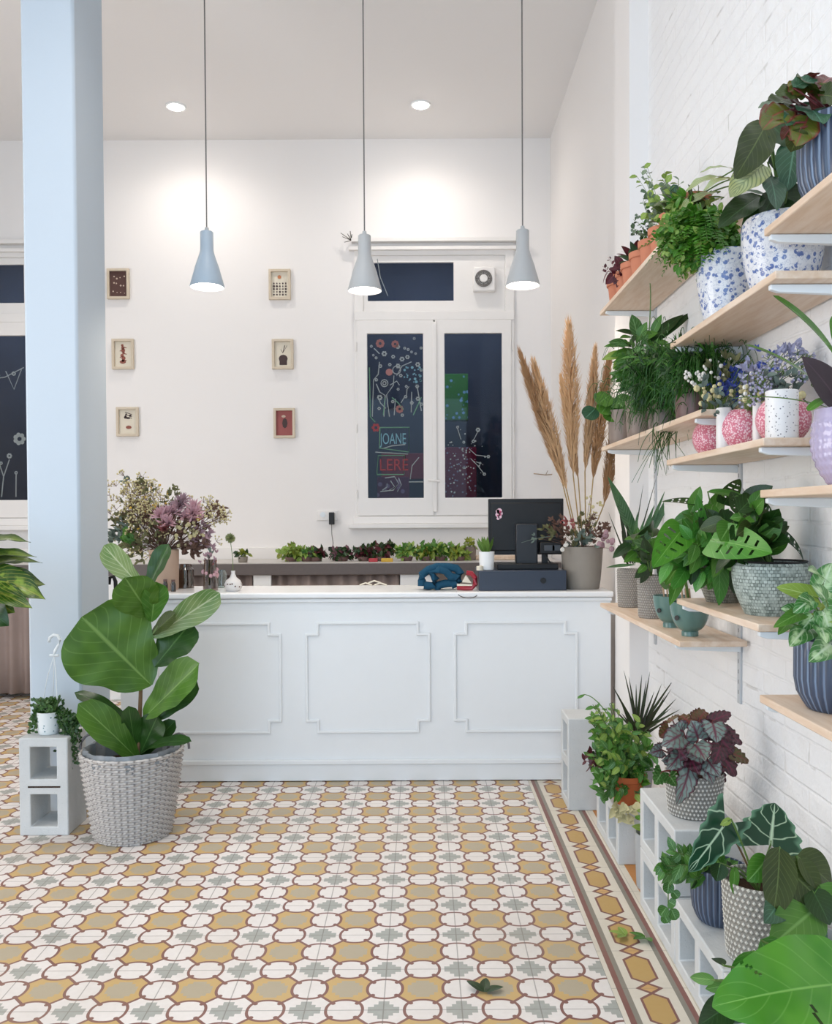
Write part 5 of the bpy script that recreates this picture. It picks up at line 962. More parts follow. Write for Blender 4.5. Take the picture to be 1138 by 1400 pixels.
# ================================================================ highest near shelf: navy pot with croton
c = seat(.875, 1.84, ZC1); CW = 1.35; t = plant_thing('potted_coleus', 'red and olive leafy plant in a navy ribbed pot on the highest near shelf', c); tp = pot(t, c, .088, .074, .168, M['navyrib'], 'ribbed'); q = 1.83; R = random.Random(60)
for (a, b, w, mt, N) in (((1100, 130), (1078, 112), 30, 'l_oliver', (0, -1, .6)), ((1105, 128), (1138, 115), 34, 'l_oliver', (0, -1, .7)), ((1080, 150), (1046, 165), 28, 'l_oliver', (0, -1, .5)), ((1085, 145), (1100, 165), 40, 'l_tealg', (0, -1, .5)), ((1070, 140), (1037, 148), 14, 'l_grey', (0, -.8, 1)), ((1085, 120), (1118, 108), 26, 'l_tealg', (0, -.8, .8)), ((1110, 150), (1138, 150), 34, 'l_red', (0, -1, .5)), ((1088, 168), (1070, 192), 16, 'l_red', (0, -1, .4)), ((1105, 160), (1088, 200), 32, 'l_oliver', (0, -1, .3)),
    ((1118, 165), (1135, 188), 30, 'l_red', (0, -1, .3)), ((1112, 172), (1108, 200), 26, 'l_red', (0, -1, .2)), ((1092, 140), (1068, 130), 24, 'l_red', (0, -1, .6)), ((1120, 130), (1150, 135), 34, 'l_olive', (0, -1, .5)), ((1095, 175), (1082, 208), 22, 'l_olive', (0, -1, .3)), ((1130, 160), (1165, 175), 40, 'l_oliver', (0, -1, .5)), ((1120, 120), (1138, 106), 22, 'l_red', (0, -1, .8)), ((1140, 140), (1180, 130), 40, 'l_tealg', (0, -1, .6)), ((1092, 152), (1075, 172), 24, 'l_tealg', (0, -1, .4)), ((1100, 112), (1121, 100), 12, 'l_red', (0, -1, .6)), ((1075, 150), (1042, 178), 34, 'l_oliver', (0, -1, .6)), ((1100, 130), (1060, 128), 30, 'l_olive', (0, -1, .7)), ((1090, 160), (1062, 165), 26, 'l_red', (0, -1, .5)), ((1100, 145), (1125, 170), 36, 'l_tealg', (0, -1, .4)), ((1110, 130), (1095, 108), 34, 'l_olive', (0, -1, .6)), ((1085, 175), (1098, 195), 28, 'l_oliver', (0, -1, .4)), ((1125, 140), (1135, 112), 30, 'l_oliver', (0, -1, .6)), ((1075, 135), (1052, 150), 24, 'l_olive', (0, -1, .6))):
    PL(t, a, b, w * CW, q + R.uniform(-.05, .05), q + R.uniform(-.08, .04), M[mt], N, petiole=tp, pmat='redstem', shape='ovate', droop=.1, wave=.04)
# ================================================================ far middle shelf: smoky pots
sp = [(.842, 3.70, 'greigepot', 'grey-brown glossy pot with large soft green leaves, farthest on the far middle shelf'), (.842, 3.38, 'greigepot', 'grey-brown glossy pot with upright lance-leaved plant, second on the far middle shelf'), (.842, 3.06, 'greigepot', 'grey-brown glossy pot with a dense dark thread-leaved plant, third on the far middle shelf'), (.850, 2.76, 'brownpot', 'dark brown pot with drooping thread leaves, nearest on the far middle shelf')]
ts = []
for (x, y, mt, lab) in sp:
    c = seat(x, y, ZA2); t = plant_thing('potted_plant', lab, c, group='glossy pots on the far middle shelf'); ts.append((t, pot(t, c, .060, .052, .145, M[mt])))
t, tp = ts[0]
for (a, b, w, mt) in (((815, 558), (800, 572), 24, 'l_tealg'), ((826, 548), (812, 545), 20, 'l_mid'), ((834, 540), (818, 552), 26, 'l_mid'), ((840, 556), (836, 576), 24, 'l_mid'), ((828, 560), (846, 575), 24, 'l_mid'), ((838, 545), (852, 556), 24, 'l_pothos'), ((845, 540), (862, 560), 26, 'l_pothos'), ((832, 552), (822, 566), 24, 'l_mid'), ((850, 550), (866, 570), 22, 'l_mid')):
    PL(t, a, b, w, 3.7, 3.66, M[mt], (0, -1, .4), petiole=tp, shape='round', fold=.08, n=8, m=4)
t, tp = ts[1]; R = random.Random(70)
for (a, b, w, mt) in (((872, 462), (864, 430), 20, 'l_pothos'), ((868, 470), (826, 474), 12, 'l_mid'), ((865, 472), (832, 468), 16, 'l_pothos'), ((862, 482), (823, 492), 16, 'l_light'), ((870, 478), (835, 488), 14, 'l_mid'), ((870, 465), (900, 455), 16, 'l_mid'), ((880, 465), (920, 448), 12, 'l_dark'), ((885, 470), (935, 430), 16, 'l_dark'), ((890, 474), (955, 422), 12, 'l_dark'), ((878, 470), (915, 468), 14, 'l_mid'), ((862, 490), (838, 505), 18, 'l_light'), ((866, 495), (848, 520), 16, 'l_mid'), ((870, 470), (885, 440), 14, 'l_mid'), ((885, 480), (925, 480), 14, 'l_mid'), ((868, 500), (855, 530), 14, 'l_mid'), ((875, 458), (842, 452), 10, 'l_dark'), ((890, 462), (905, 430), 12, 'l_mid')):
    PL(t, a, b, w, 3.3, 3.28, M[mt], (0, -1, .7), petiole=tp, shape='lance', fold=.15, n=10, m=4, droop=.08)
m = MB(); m.tube(bez(tp, P(893, 430, 3.3), P(889, 385, 3.3), 8), .0035, .002, seg=5); m.build('bare_stem', M['stem'], t)
bush(t, tp, P(880, 485, 3.25), (.10, .10, .09), 30, 7, .06, .022, [M['l_mid'], M['l_pothos'], M['l_dark']], 72, shape='lance', n=5)
def threads(t, base, cen, rad, n, L, drop, mat, seed, w=.0032, clipx=.96, name='thread_leaves'):
    R = random.Random(seed); m = MB(); base = V3(base); cen = V3(cen)
    for i in range(n):
        d = V3((R.gauss(0, .55), R.gauss(0, .55), R.gauss(0, .45))); s_ = cen + V3((d.x * rad[0], d.y * rad[1], d.z * rad[2])); o = V3((d.x, d.y, 0)); o = o.normalized() if o.length > .05 else V3((1, 0, 0)); l = L * R.uniform(.5, 1.1)
        e = s_ + o * l * R.uniform(.3, .8) + V3((0, 0, -drop * R.uniform(.2, 1))); mid = s_ + o * l * .35 + V3((0, 0, l * .45))
        for v in (s_, e, mid): v.x = min(v.x, clipx)
        m.tube(bez(s_, mid, e, 6), w * .5, w * .2, seg=3, cap=False)
    m.build(name, mat, t)
t, tp = ts[2]; threads(t, tp, P(922, 520, 3.0), (.15, .15, .13), 1500, .09, .08, M['l_grass'], 73)
bush(t, tp, P(915, 520, 3.0), (.13, .12, .12), 60, 10, .028, .007, [M['l_grass'], M['l_dark']], 76, shape='lance', n=3, stemr=.001, t0=.15)
bush(t, tp, P(912, 512, 2.98), (.15, .14, .10), 70, 9, .07, .010, [M['l_grass'], M['l_mid'], M['l_dark']], 130, shape='lance', n=4, stemr=.001, t0=.2, droop=.2, clipx=.95)
m = MB(); R = random.Random(74)
for i in range(26):
    a = P(R.uniform(893, 935), R.uniform(565, 590), 2.95); e = P(R.gauss(900, 12), R.uniform(615, 655), 2.88); m.tube(bez(a, (a + e) / 2 + V3((-.03, -.04, .03)), e, 8), .0018, .0009, seg=3)
m.build('hanging_strands', M['l_grass'], t)
t, tp = ts[3]; threads(t, tp, P(958, 510, 2.72), (.09, .12, .09), 750, .08, .07, M['l_grass'], 75); bush(t, tp, P(955, 510, 2.74), (.09, .10, .09), 40, 8, .028, .008, [M['l_dark'], M['l_grass']], 79, shape='lance', n=3, stemr=.001, t0=.15)
bush(t, tp, P(952, 500, 2.74), (.10, .10, .08), 50, 9, .06, .010, [M['l_dark'], M['l_grass'], M['l_mid']], 131, shape='lance', n=4, stemr=.001, t0=.2, droop=.2, clipx=.95)
m = MB()
for (x0, x1) in ((908, 872), (880, 864)): m.tube(bez(P(920, 580, 2.9), P(890, 610, 2.85), P(x1, 660, 2.85), 8), .0012, .0008, seg=3)
m.build('hanging_strands', M['l_grass'], t)
# ================================================================ middle shelf B: pink speckled pots
def pinkball(px, r, X, label):
    Y = F * X / (px - 577); c = seat(X, Y, ZB2); t = thing('round_vase', label, 'vase', c, 'pink speckled round vases')
    MB().lathe([(.0001, 0), (r * .55, 0)] + [(r * math.sin(a_), r * (1.0 - math.cos(a_)) * .98 - r * .12) for a_ in [.62 + (2.45 - .62) * k_ / 12 for k_ in range(13)]] + [(r * .5, r * 1.62), (.0001, r * 1.3)], c, 40).build('vase_body', M['pinkspeck'], t); return c
p1 = pinkball(978, .066, .88, 'pink speckled round vase at the far end of the middle shelf'); p2 = pinkball(1019, .068, .885, 'pink speckled round vase in the middle of the three'); p3 = pinkball(1071, .064, .875, 'pink speckled round vase behind the speckled white cup')
def cup(px, Y, r, h, mt, label, X=None):
    X = X or (px - 577) / F * Y; c = seat(X, Y, ZB2); t = thing('cylinder_vase', label, 'vase', c, 'white cylinder vases on the pink pots shelf'); MB().lathe([(.0001, 0), (r * .96, 0), (r, .004), (r, h - .002), (r * .95, h), (r * .9, h - .004), (r * .9, .02), (.0001, .02)], c, 40).build('vase_body', M[mt], t); return c
q1 = cup(990, 2.42, .0205, .118, 'whitecer', 'slim plain white cylinder vase between the two far pink vases'); q2 = cup(1069, 2.045, .0365, .112, 'whitespeck', 'speckled white cylinder vase at the near end of the middle shelf'); q3 = cup(1036, 2.215, .012, .105, 'whitecer', 'thin white cylinder vase between the two near pink vases')
fb1 = thing('dried_flowers', 'blue and cream dried flowers in the far pink round vase', 'dried flowers', p1 + V3((0, 0, .05))); z0 = p1 + V3((0, 0, .08))
dried(fb1, z0, [(985, 528, 2.55, .05, 26, 'd_blue', .020, 'leaf'), (1000, 520, 2.5, .05, 20, 'd_blue', .020, 'leaf'), (955, 518, 2.55, .03, 16, 'd_white', .006, 'ball'), (968, 535, 2.5, .03, 10, 'd_cream', .009, 'ball'), (975, 505, 2.55, .04, 14, 'd_white', .006, 'ball'), (1005, 540, 2.45, .05, 18, 'd_cream', .007, 'ball'), (985, 548, 2.45, .06, 20, 'd_grey', .03, 'leaf'), (990, 510, 2.5, .05, 10, 'd_olive', .03, 'leaf'), (945, 515, 2.55, .02, 8, 'd_white', .006, 'ball'), (1013, 512, 2.5, .03, 8, 'd_blue', .02, 'leaf')], 81, 'stem')
fb2 = thing('dried_flowers', 'lilac and grey dried flowers in the middle pink round vase', 'dried flowers', p2 + V3((0, 0, .05)))
dried(fb2, p2 + V3((0, 0, .08)), [(1045, 515, 2.25, .06, 40, 'd_lil', .024, 'leaf'), (1060, 525, 2.2, .06, 30, 'd_lil', .024, 'spray'), (1028, 532, 2.25, .03, 14, 'd_white', .006, 'ball'), (1040, 540, 2.25, .04, 16, 'd_cream', .007, 'ball'), (1083, 480, 2.2, .035, 14, 'd_lil', .022, 'leaf'), (1088, 495, 2.2, .03, 10, 'd_lil', .02, 'spray'), (1063, 480, 2.2, .02, 6, 'd_lil', .02, 'leaf'), (1045, 500, 2.2, .03, 6, 'd_blue', .018, 'leaf'), (1055, 545, 2.2, .06, 20, 'd_grey', .03, 'leaf'), (1080, 530, 2.15, .04, 14, 'd_grey', .03, 'leaf'), (1085, 545, 2.1, .03, 5, 'd_cream', .009, 'ball')], 82, 'stem')
# ================================================================ near middle shelf: lilac hobnail vase with orchid-like plant
c = seat(.875, 1.80, ZC2); t = plant_thing('potted_strap_plant', 'plant with long strap leaves in a lilac hobnail pot on the near middle shelf', c)
def hob(th, z, i): return .0035 * abs(math.sin(th * 16 + (z / .011 % 2) * .9)) * abs(math.sin(z / .0085 * PI / 2)) if 1 < i < 30 else 0
prof = [(.0001, 0), (.034, 0)] + [(.034 + .040 * math.sin(min(1, k_ / 20) * PI * .5) ** .8 if k_ < 20 else .074 - .006 * (k_ - 20) / 14, .158 * k_ / 34) for k_ in range(1, 35)] + [(.062, .156), (.058, .12), (.0001, .12)]
MB().lathe(prof, c, 130, hob).build('pot', M['lilac'], t, angle=60); MB().lathe([(.0001, .135), (.058, .135), (.058, .13), (.0001, .13)], c, 24).build('soil', M['soil'], t)
tp = c + V3((0, 0, .135)); q = 1.79
for (a, b, w, mt, N, dr, sh) in (((1116, 522), (1020, 472), 24, 'l_strap', (-.2, -.5, 1), .08, 'strap'), ((1145, 492), (1057, 404), 24, 'l_strap', (-.3, -.5, .8), .10, 'strap'), ((1140, 560), (994, 546), 9, 'l_strap', (0, -.3, 1), .12, 'strap'), ((1150, 556), (1097, 488), 44, 'l_purple', (-.1, -1, .3), .1, 'ovate'), ((1145, 470), (1138, 432), 20, 'l_mid', (0, -1, .3), .05, 'strap'), ((1150, 500), (1190, 420), 20, 'l_strap', (0, -1, .5), .1, 'strap'), ((1150, 540), (1210, 500), 30, 'l_purple', (0, -1, .5), .1, 'ovate'), ((1130, 545), (1105, 562), 14, 'l_mid', (0, -.6, 1), .1, 'strap')):
    PL(t, a, b, w, q, q + (-.03 if b[0] > 1000 else .1), M[mt], N, petiole=tp, shape=sh, droop=dr, fold=.2, n=18)
# ================================================================ far low shelf
c = seat(.86, 3.66, ZA3); t = plant_thing('potted_snake_plant', 'snake plant in the farther embossed pot on the far low shelf', c); tp = pot(t, c, .048, .044, .158, M['scale_small'], 'scale', sz=(34, .0095)); q = 3.62
for (a, b, w, mt, N) in (((882, 765), (831, 651), 20, 'l_snake', (.4, -1, .3)), ((868, 770), (935, 644), 9, 'l_snake', (-.4, -1, .2)), ((866, 772), (925, 668), 8, 'l_snake', (-.3, -1, .2)), ((870, 772), (829, 776), 9, 'l_snake', (0, -.5, 1)), ((862, 772), (846, 690), 5, 'l_spike', (0, -1, 0)), ((860, 772), (832, 700), 3, 'l_spike', (0, -1, 0)), ((864, 772), (872, 700), 7, 'l_snake', (0, -1, 0)), ((862, 772), (850, 725), 6, 'l_spike', (0, -1, 0)), ((866, 772), (857, 715), 7, 'l_spike', (.2, -1, 0)), ((866, 772), (895, 690), 8, 'l_snake', (0, -1, 0)), ((868, 772), (880, 712), 9, 'l_snake', (0, -1, .1)), ((860, 774), (845, 745), 5, 'l_spike', (0, -1, 0)), ((868, 772), (910, 670), 6, 'l_snake', (0, -1, 0)), ((862, 772), (880, 662), 3, 'l_spike', (0, -1, 0)), ((864, 772), (898, 652), 3, 'l_spike', (0, -1, 0))):
    PL(t, a, b, w, q, q - .03, M[mt], N, shape='lance' if w > 12 else 'needle' if w < 5 else 'lance', fold=.25, n=14)
c = seat(.85, 3.27, ZA3); t = plant_thing('potted_leafy_plant', 'bushy dark green plant in the nearer embossed pot on the far low shelf', c); tp = pot(t, c, .048, .044, .158, M['scale_small'], 'scale', sz=(34, .0095)); bush(t, tp, P(884, 745, 3.22), (.07, .07, .08), 11, 5, .07, .032, [M['l_mid'], M['l_dark'], M['l_snake']], 90, n=6, m=4, clipx=.95)
for (a, b, w, mt) in (((892, 750), (866, 740), 20, 'l_pothos'), ((890, 765), (905, 730), 22, 'l_mid'), ((886, 770), (880, 735), 20, 'l_dark')): PL(t, a, b, w, 3.2, 3.15, M[mt], (0, -1, .4), petiole=tp)
for (X, Y, lab, r) in ((.845, 2.99, 'farther round teal glazed bowl, half hidden behind its twin', .060), (.845, 2.775, 'nearer round teal glazed bowl on the far low shelf', .064)):
    c = seat(X, Y, ZA3); t = plant_thing('teal_bowl', lab, c, 'bowl planter', 'teal footed bowl planters'); tp = pot(t, c, r, .026, .108, M['teal'], 'bowl')
    MB().disc(c + V3((-r * .80, -r * .53, .060)), .008, (-.8, -.55, .1), 12, .002).build('ear_hole', M['black'], t)
    R = random.Random(int(Y * 100)); px0 = 577 + F * X / Y; stm = MB()
    for k_ in range(3): stm.tube([tp + V3((-.02 + .012 * k_, 0, -.01)), tp + V3((-.03 + .012 * k_, -.01, .06))], .003, seg=6)
    stm.build('stems', plain('pinkish_stem', '#c9a98c', .6), t)
    if Y > 2.9:
        for (a, b, w, mt) in (((912, 790), (905, 760), 26, 'l_dark'), ((915, 800), (900, 792), 18, 'l_mid'), ((912, 785), (925, 755), 26, 'l_mid'), ((908, 775), (890, 758), 22, 'l_olive')): PL(t, a, b, w, 2.92, 2.88, M[mt], (0, -1, .3), petiole=tp)
    else:
        for (a, b, w, mt) in (((935, 775), (916, 828), 18, 'l_mid'), ((930, 770), (910, 800), 18, 'l_mid'), ((928, 765), (945, 790), 18, 'l_pothos')): PL(t, a, b, w, 2.7, 2.66, M[mt], (-.2, -1, .3), petiole=tp)
# ================================================================ low shelf B: monstera
def mholes(seed, big=False):
    def f(s, t):
        q = abs(s)
        if not (.22 < q < .62 and .12 < t < .82): return False
        ph = (t * 6.0) % 1; return .3 < ph < .6
    return f
c = seat(.875, 2.56, ZB3); t = plant_thing('potted_monstera', 'holey-leaved monstera in the smaller brown mosaic pot on the low shelf', c); tp = pot(t, c, .068, .046, .112, M['mosaicb'], 'bulge'); q = 2.5; h = mholes(1)
for (a, b, w, dy, mt, N, hh, dr) in (((957, 752), (953, 676), 30, -.08, 'l_mon', (.3, -1, .2), h, .05), ((936, 720), (893, 776), 48, -.12, 'l_bright', (-.2, -1, .3), h, .08), ((968, 672), (1030, 686), 22, -.05, 'l_mon', (0, -.5, 1), None, .12), ((984, 762), (983, 828), 28, -.12, 'l_mon', (.2, -1, .2), None, .03), ((960, 690), (905, 686), 22, .05, 'l_mond', (0, -.5, 1), h, .12), ((990, 690), (1012, 655), 26, .05, 'l_mond', (0, -.6, .8), h, .1),
    ((940, 775), (920, 806), 20, -.1, 'l_mon', (0, -1, .3), None, .05), ((945, 700), (958, 665), 18, 0, 'l_mid', (0, -1, .4), None, .05), ((960, 720), (975, 760), 26, -.08, 'l_mon', (0, -1, .3), h, .05), ((985, 705), (1010, 715), 24, 0, 'l_mond', (0, -1, .4), None, .05), ((975, 690), (965, 715), 24, -.02, 'l_mid', (0, -1, .4), None, .05), ((990, 745), (975, 790), 24, -.1, 'l_mid', (0, -1, .2), None, .05), ((935, 740), (912, 748), 18, 0, 'l_dark', (0, -1, .3), None, .05), ((1000, 770), (1004, 812), 20, -.05, 'l_dark', (0, -1, .3), None, .05), ((950, 760), (945, 800), 20, -.02, 'l_dark', (0, -1, .3), None, .05)):
    PL(t, a, b, w, q, q + dy, M[mt], N, petiole=tp, shape='heart' if hh else 'ovate', droop=dr, fold=.12, n=24, m=12, holes=hh)
bush(t, tp, P(965, 735, 2.52), (.11, .10, .10), 26, 4, .075, .04, [M['l_mon'], M['l_mid'], M['l_dark']], 120, n=8, m=4, clipx=.95, shape='ovate'); bush(t, tp, P(945, 760, 2.48), (.08, .07, .07), 14, 4, .065, .035, [M['l_mon'], M['l_mid']], 121, n=8, m=4, clipx=.95)
c = seat(.885, 2.235, ZB3); t = plant_thing('potted_monstera', 'holey-leaved monstera in the big grey-green mosaic bowl on the low shelf', c); tp = pot(t, c, .092, .062, .132, M['mosaic'], 'bulge'); q = 2.22
MB().lathe([(.084, .128), (.089, .136), (.085, .137), (.081, .128)], c, 40).build('pot_rim', M['black'], t)
for (a, b, w, dy, mt, N, hh, dr) in (((972, 738), (1056, 756), 62, -.12, 'l_bright', (.1, -1, .35), h, .06), ((1018, 702), (1064, 748), 52, 0, 'l_olive', (-.1, -1, .4), None, .08), ((1052, 722), (1099, 768), 22, .03, 'l_mond', (.2, -.7, .7), h, .25), ((1010, 700), (1040, 672), 30, .03, 'l_mond', (0, -.7, .7), None, .08), ((1030, 690), (1058, 705), 30, .02, 'l_mond', (0, -1, .5), h, .08), ((1025, 750), (1060, 775), 26, .02, 'l_dark', (0, -1, .3), None, .05), ((1000, 715), (985, 740), 32, -.04, 'l_mid', (0, -1, .4), None, .05), ((1015, 740), (1040, 785), 26, -.04, 'l_dark', (0, -1, .3), None, .05), ((1000, 735), (970, 745), 26, .02, 'l_mid', (0, -1, .4), None, .05), ((1015, 700), (1000, 672), 26, .04, 'l_dark', (0, -1, .4), h, .05)):
    PL(t, a, b, w, q, q + dy, M[mt], N, petiole=tp, shape='heart' if hh else 'ovate', droop=dr, fold=.1, n=24, m=12, holes=hh)
bush(t, tp, P(1012, 715, 2.24), (.065, .06, .075), 18, 4, .07, .045, [M['l_mond'], M['l_dark'], M['l_olive'], M['l_mid']], 122, n=8, m=4, clipx=.95)
# ================================================================ lowest near shelf: syngonium
c = seat(.878, 1.86, ZC3); t = plant_thing('potted_arrowhead_plant', 'white-veined arrowhead plant in a navy ribbed pot on the lowest near shelf', c); tp = pot(t, c, .086, .068, .150, M['navyrib'], 'ribbed'); q = 1.80; R = random.Random(95)
for (a, b, w, N) in (((1118, 818), (1062, 803), 34, (0, -1, .8)), ((1105, 856), (1080, 884), 40, (-.2, -1, .5)), ((1095, 838), (1058, 858), 22, (-.3, -1, .4)), ((1078, 852), (1064, 868), 16, (-.5, -1, .1)), ((1140, 878), (1106, 905), 40, (0, -1, .6)), ((1125, 800), (1138, 770), 36, (0, -1, .6)), ((1115, 830), (1092, 815), 24, (0, -1, .6)), ((1120, 835), (1150, 850), 40, (0, -1, .6)), ((1118, 850), (1130, 880), 34, (0, -1, .5)), ((1130, 810), (1170, 800), 40, (0, -1, .6)), ((1108, 820), (1085, 838), 26, (0, -1, .5)), ((1125, 790), (1105, 780), 30, (0, -1, .8)), ((1140, 860), (1180, 880), 40, (0, -1, .6)), ((1112, 842), (1095, 862), 26, (0, -1, .4)), ((1130, 822), (1110, 800), 30, (0, -1, .6)), ((1090, 835), (1068, 832), 20, (0, -1, .4)), ((1125, 835), (1135, 865), 34, (0, -1, .5))):
    mt = 'l_varieg' if R.random() < .75 else 'l_light'
    if b in ((1064, 868), (1058, 858)): mt = 'l_mid'
    PL(t, a, b, w, q + R.uniform(-.04, .04), q + R.uniform(-.10, .02), M[mt], N, petiole=tp, shape='heart', sweep=.18, droop=.1, fold=.12)
# ================================================================ floor row along the right wall
c = seat(.755, 3.24, .1875); t = plant_thing('potted_bush', 'bushy small-leaved green plant in a terracotta pot on the low block', c); tp = pot(t, c, .062, .048, .105, M['terra2'], 'rimmed'); q = 3.2
bush(t, tp, P(850, 1035, q), (.13, .12, .16), 70, 9, .036, .018, [M['l_mid'], M['l_mid'], M['l_pothos'], M['l_light']], 101, n=4, clipx=.93, t0=.2); bush(t, tp, P(828, 985, q), (.07, .08, .08), 22, 8, .030, .013, [M['l_mid'], M['l_light']], 102, n=4, t0=.4); bush(t, tp, P(835, 1075, q), (.07, .07, .06), 18, 6, .034, .018, [M['l_mid'], M['l_pothos']], 103, n=4, t0=.5)
bush(t, tp, P(808, 1035, q + .05), (.03, .05, .04), 8, 6, .026, .014, [M['l_wine'], M['l_dark']], 104, n=4, t0=.7, stem='redstem'); m = MB(); m.tube(bez(P(830, 975, q), P(805, 940, q), P(790, 953, q), 8), .002, .001, seg=4); leaf(m, P(800, 950, q), P(789, 955, q), .01, (0, -1, .5), .1, .1, 'lance', 4, 2); m.build('arching_shoot', M['l_mid'], t)
m = MB(); R = random.Random(7)
for k_ in range(26):
    a_ = P(R.uniform(840, 868), R.uniform(1098, 1118), 3.1); a_.z = max(a_.z, .16); leaf(m, a_, a_ + V3((R.uniform(-.03, .03), -.02, R.uniform(-.03, .01))), .03, (0, -1, .3), .1, .3, 'ruffle', 5, 4)
m.build('pale_dry_leaves', M['d_cream'], t)
c = seat(.845, 3.42, .1875); t = plant_thing('potted_dracaena', 'spiky dark dracaena standing behind the bushy green plant', c); tp = pot(t, c, .055, .045, .12, M['greypot']); R = random.Random(105); q = 3.42; base = P(872, 1012, q); MB().tube([tp, base], .008, seg=7).build('trunk', M['brownstem'], t); m = MB()
tips = [(853, 916), (860, 925), (878, 922), (889, 918), (905, 935), (922, 928), (918, 942), (925, 955), (918, 968), (838, 938), (846, 950), (905, 960), (870, 935), (895, 945), (912, 985), (835, 965), (884, 930), (900, 990), (930, 970), (850, 975), (910, 950), (895, 960)]
for (px, py) in tips: leaf(m, base + V3((R.uniform(-.006, .006), 0, R.uniform(-.01, .03))), P(px, py, q + R.uniform(-.14, .08)), .016, (R.uniform(-.5, .5), -1, .5), R.uniform(0, .06), .3, 'needle', 8, 2)
m.build('spiky_leaves', M['l_spike'], t)
c = seat(.765, 2.93, 0); t = plant_thing('potted_sprout', 'tall pale grey pot on the floor between the blocks with a few green shoots', c); tp = pot(t, c, .056, .050, .185, M['greypot']); bush(t, tp, tp + V3((0, 0, .06)), (.04, .04, .10), 9, 5, .05, .022, [M['l_mid'], M['l_light']], 106, n=4)
# begonia
c = seat(.792, 2.56, .3757); t = plant_thing('potted_begonia', 'silver and wine-red begonia in an embossed grey pot on the stacked blocks', c); tp = pot(t, c, .083, .072, .125, M['scale_grey'], 'scale', sz=(44, .012)); q = 2.52; R = random.Random(110); core = P(952, 1048, 2.54)
def rexleaf(a, b, w, Y1, Y2, mt, N): PL(t, a, b, w, Y1, Y2, M[mt], N, petiole=tp, pmat='redstem', shape='ruffle', sweep=.22, droop=.12, fold=.12, wave=.05, wk=9, n=18, m=8)
for (a, b, w, dy, mt) in (((942, 1052), (925, 1100), 36, -.10, 'l_rex'), ((905, 1025), (888, 1030), 24, -.05, 'l_rex'), ((930, 1005), (905, 1020), 40, -.10, 'l_rex'), ((955, 1010), (945, 985), 42, -.02, 'l_rex'), ((950, 1018), (965, 1040), 44, -.12, 'l_rex'), ((968, 1040), (985, 1062), 34, -.08, 'l_rex'), ((930, 1030), (912, 1052), 34, -.08, 'l_rex'), ((945, 990), (930, 978), 30, .06, 'l_rexg'), ((955, 985), (965, 972), 30, .08, 'l_rexg'), ((975, 990), (980, 1015), 42, -.05, 'l_rex'), ((985, 1010), (1002, 1030), 36, 0, 'l_rexd'), ((990, 1000), (1015, 1018), 26, .02, 'l_rexd'), ((985, 1030), (1006, 1062), 34, 0, 'l_rexd'), ((1000, 1030), (1024, 1042), 26, .03, 'l_rexg'), ((915, 995), (902, 1008), 26, 0, 'l_rexg'), ((975, 1050), (992, 1070), 24, .02, 'l_rexd'),
    ((920, 985), (912, 985), 26, .05, 'l_rexg'), ((940, 1030), (955, 1058), 34, -.06, 'l_rexd'), ((925, 1020), (940, 1040), 34, -.05, 'l_rexd'), ((965, 1000), (990, 990), 34, .04, 'l_rexd'), ((905, 1055), (895, 1072), 30, -.02, 'l_pothos'), ((958, 1030), (940, 1035), 30, -.08, 'l_rex'), ((935, 1000), (920, 995), 34, -.02, 'l_rex'), ((975, 985), (1000, 975), 22, .05, 'l_rexd'), ((960, 1045), (975, 1072), 34, -.08, 'l_rex'), ((925, 1040), (905, 1040), 28, -.06, 'l_rex'), ((985, 1020), (975, 1045), 32, -.06, 'l_rexd'), ((915, 1060), (925, 1075), 26, -.02, 'l_pothos')):
    rexleaf(a, b, w, 2.52 + dy * .3, 2.52 + dy, mt, (R.uniform(-.4, .4), -1, R.uniform(.2, .8)))
m = MB()
for k_ in range(14): a_ = tp + V3((R.uniform(-.05, .05), R.uniform(-.04, .04), 0)); m.tube(bez(a_, a_ + V3((0, 0, .06)), core + V3((R.uniform(-.08, .08), R.uniform(-.06, .06), R.uniform(0, .07))), 6), .003, .002, seg=5)
m.build('leaf_stalks', M['redstem'], t)
# navy ribbed pot with trailing leaves and one alocasia
c = seat(.772, 2.285, .1875); t = plant_thing('potted_trailing_vine', 'small trailing vine in the navy ribbed pot on the single low block', c); tp = pot(t, c, .072, .060, .145, M['navyrib'], 'ribbed'); q = 2.25
bush(t, tp, P(975, 1195, q), (.08, .06, .035), 16, 5, .036, .024, [M['l_dark'], M['l_mid']], 112, n=4, m=4); bush(t, tp, P(925, 1180, q - .04), (.05, .04, .035), 14, 6, .034, .019, [M['l_mid'], M['l_pothos']], 113, n=4, t0=.6)
for (a, b, w) in (((915, 1205), (913, 1222), 16), ((912, 1240), (903, 1252), 18), ((918, 1242), (925, 1258), 16), ((914, 1232), (924, 1238), 16), ((908, 1250), (914, 1262), 16), ((920, 1218), (928, 1228), 14)):
    PL(t, a, b, w, 2.26, 2.25, M['l_pothos'], (0, -1, .4), shape='round', n=8, m=4)
MB().tube([tp, P(935, 1195, 2.24), P(922, 1200, 2.24), P(914, 1215, 2.26), P(914, 1245, 2.26), P(916, 1262, 2.26)], .0016, seg=5).build('vine', M['stem'], t)
c = seat(.800, 2.09, .1875); t = plant_thing('potted_alocasia', 'dark alocasia with white veins in the embossed white pot on the block', c); tp = pot(t, c, .083, .070, .192, M['scale_white'], 'scale', sz=(40, .014)); q = 2.08
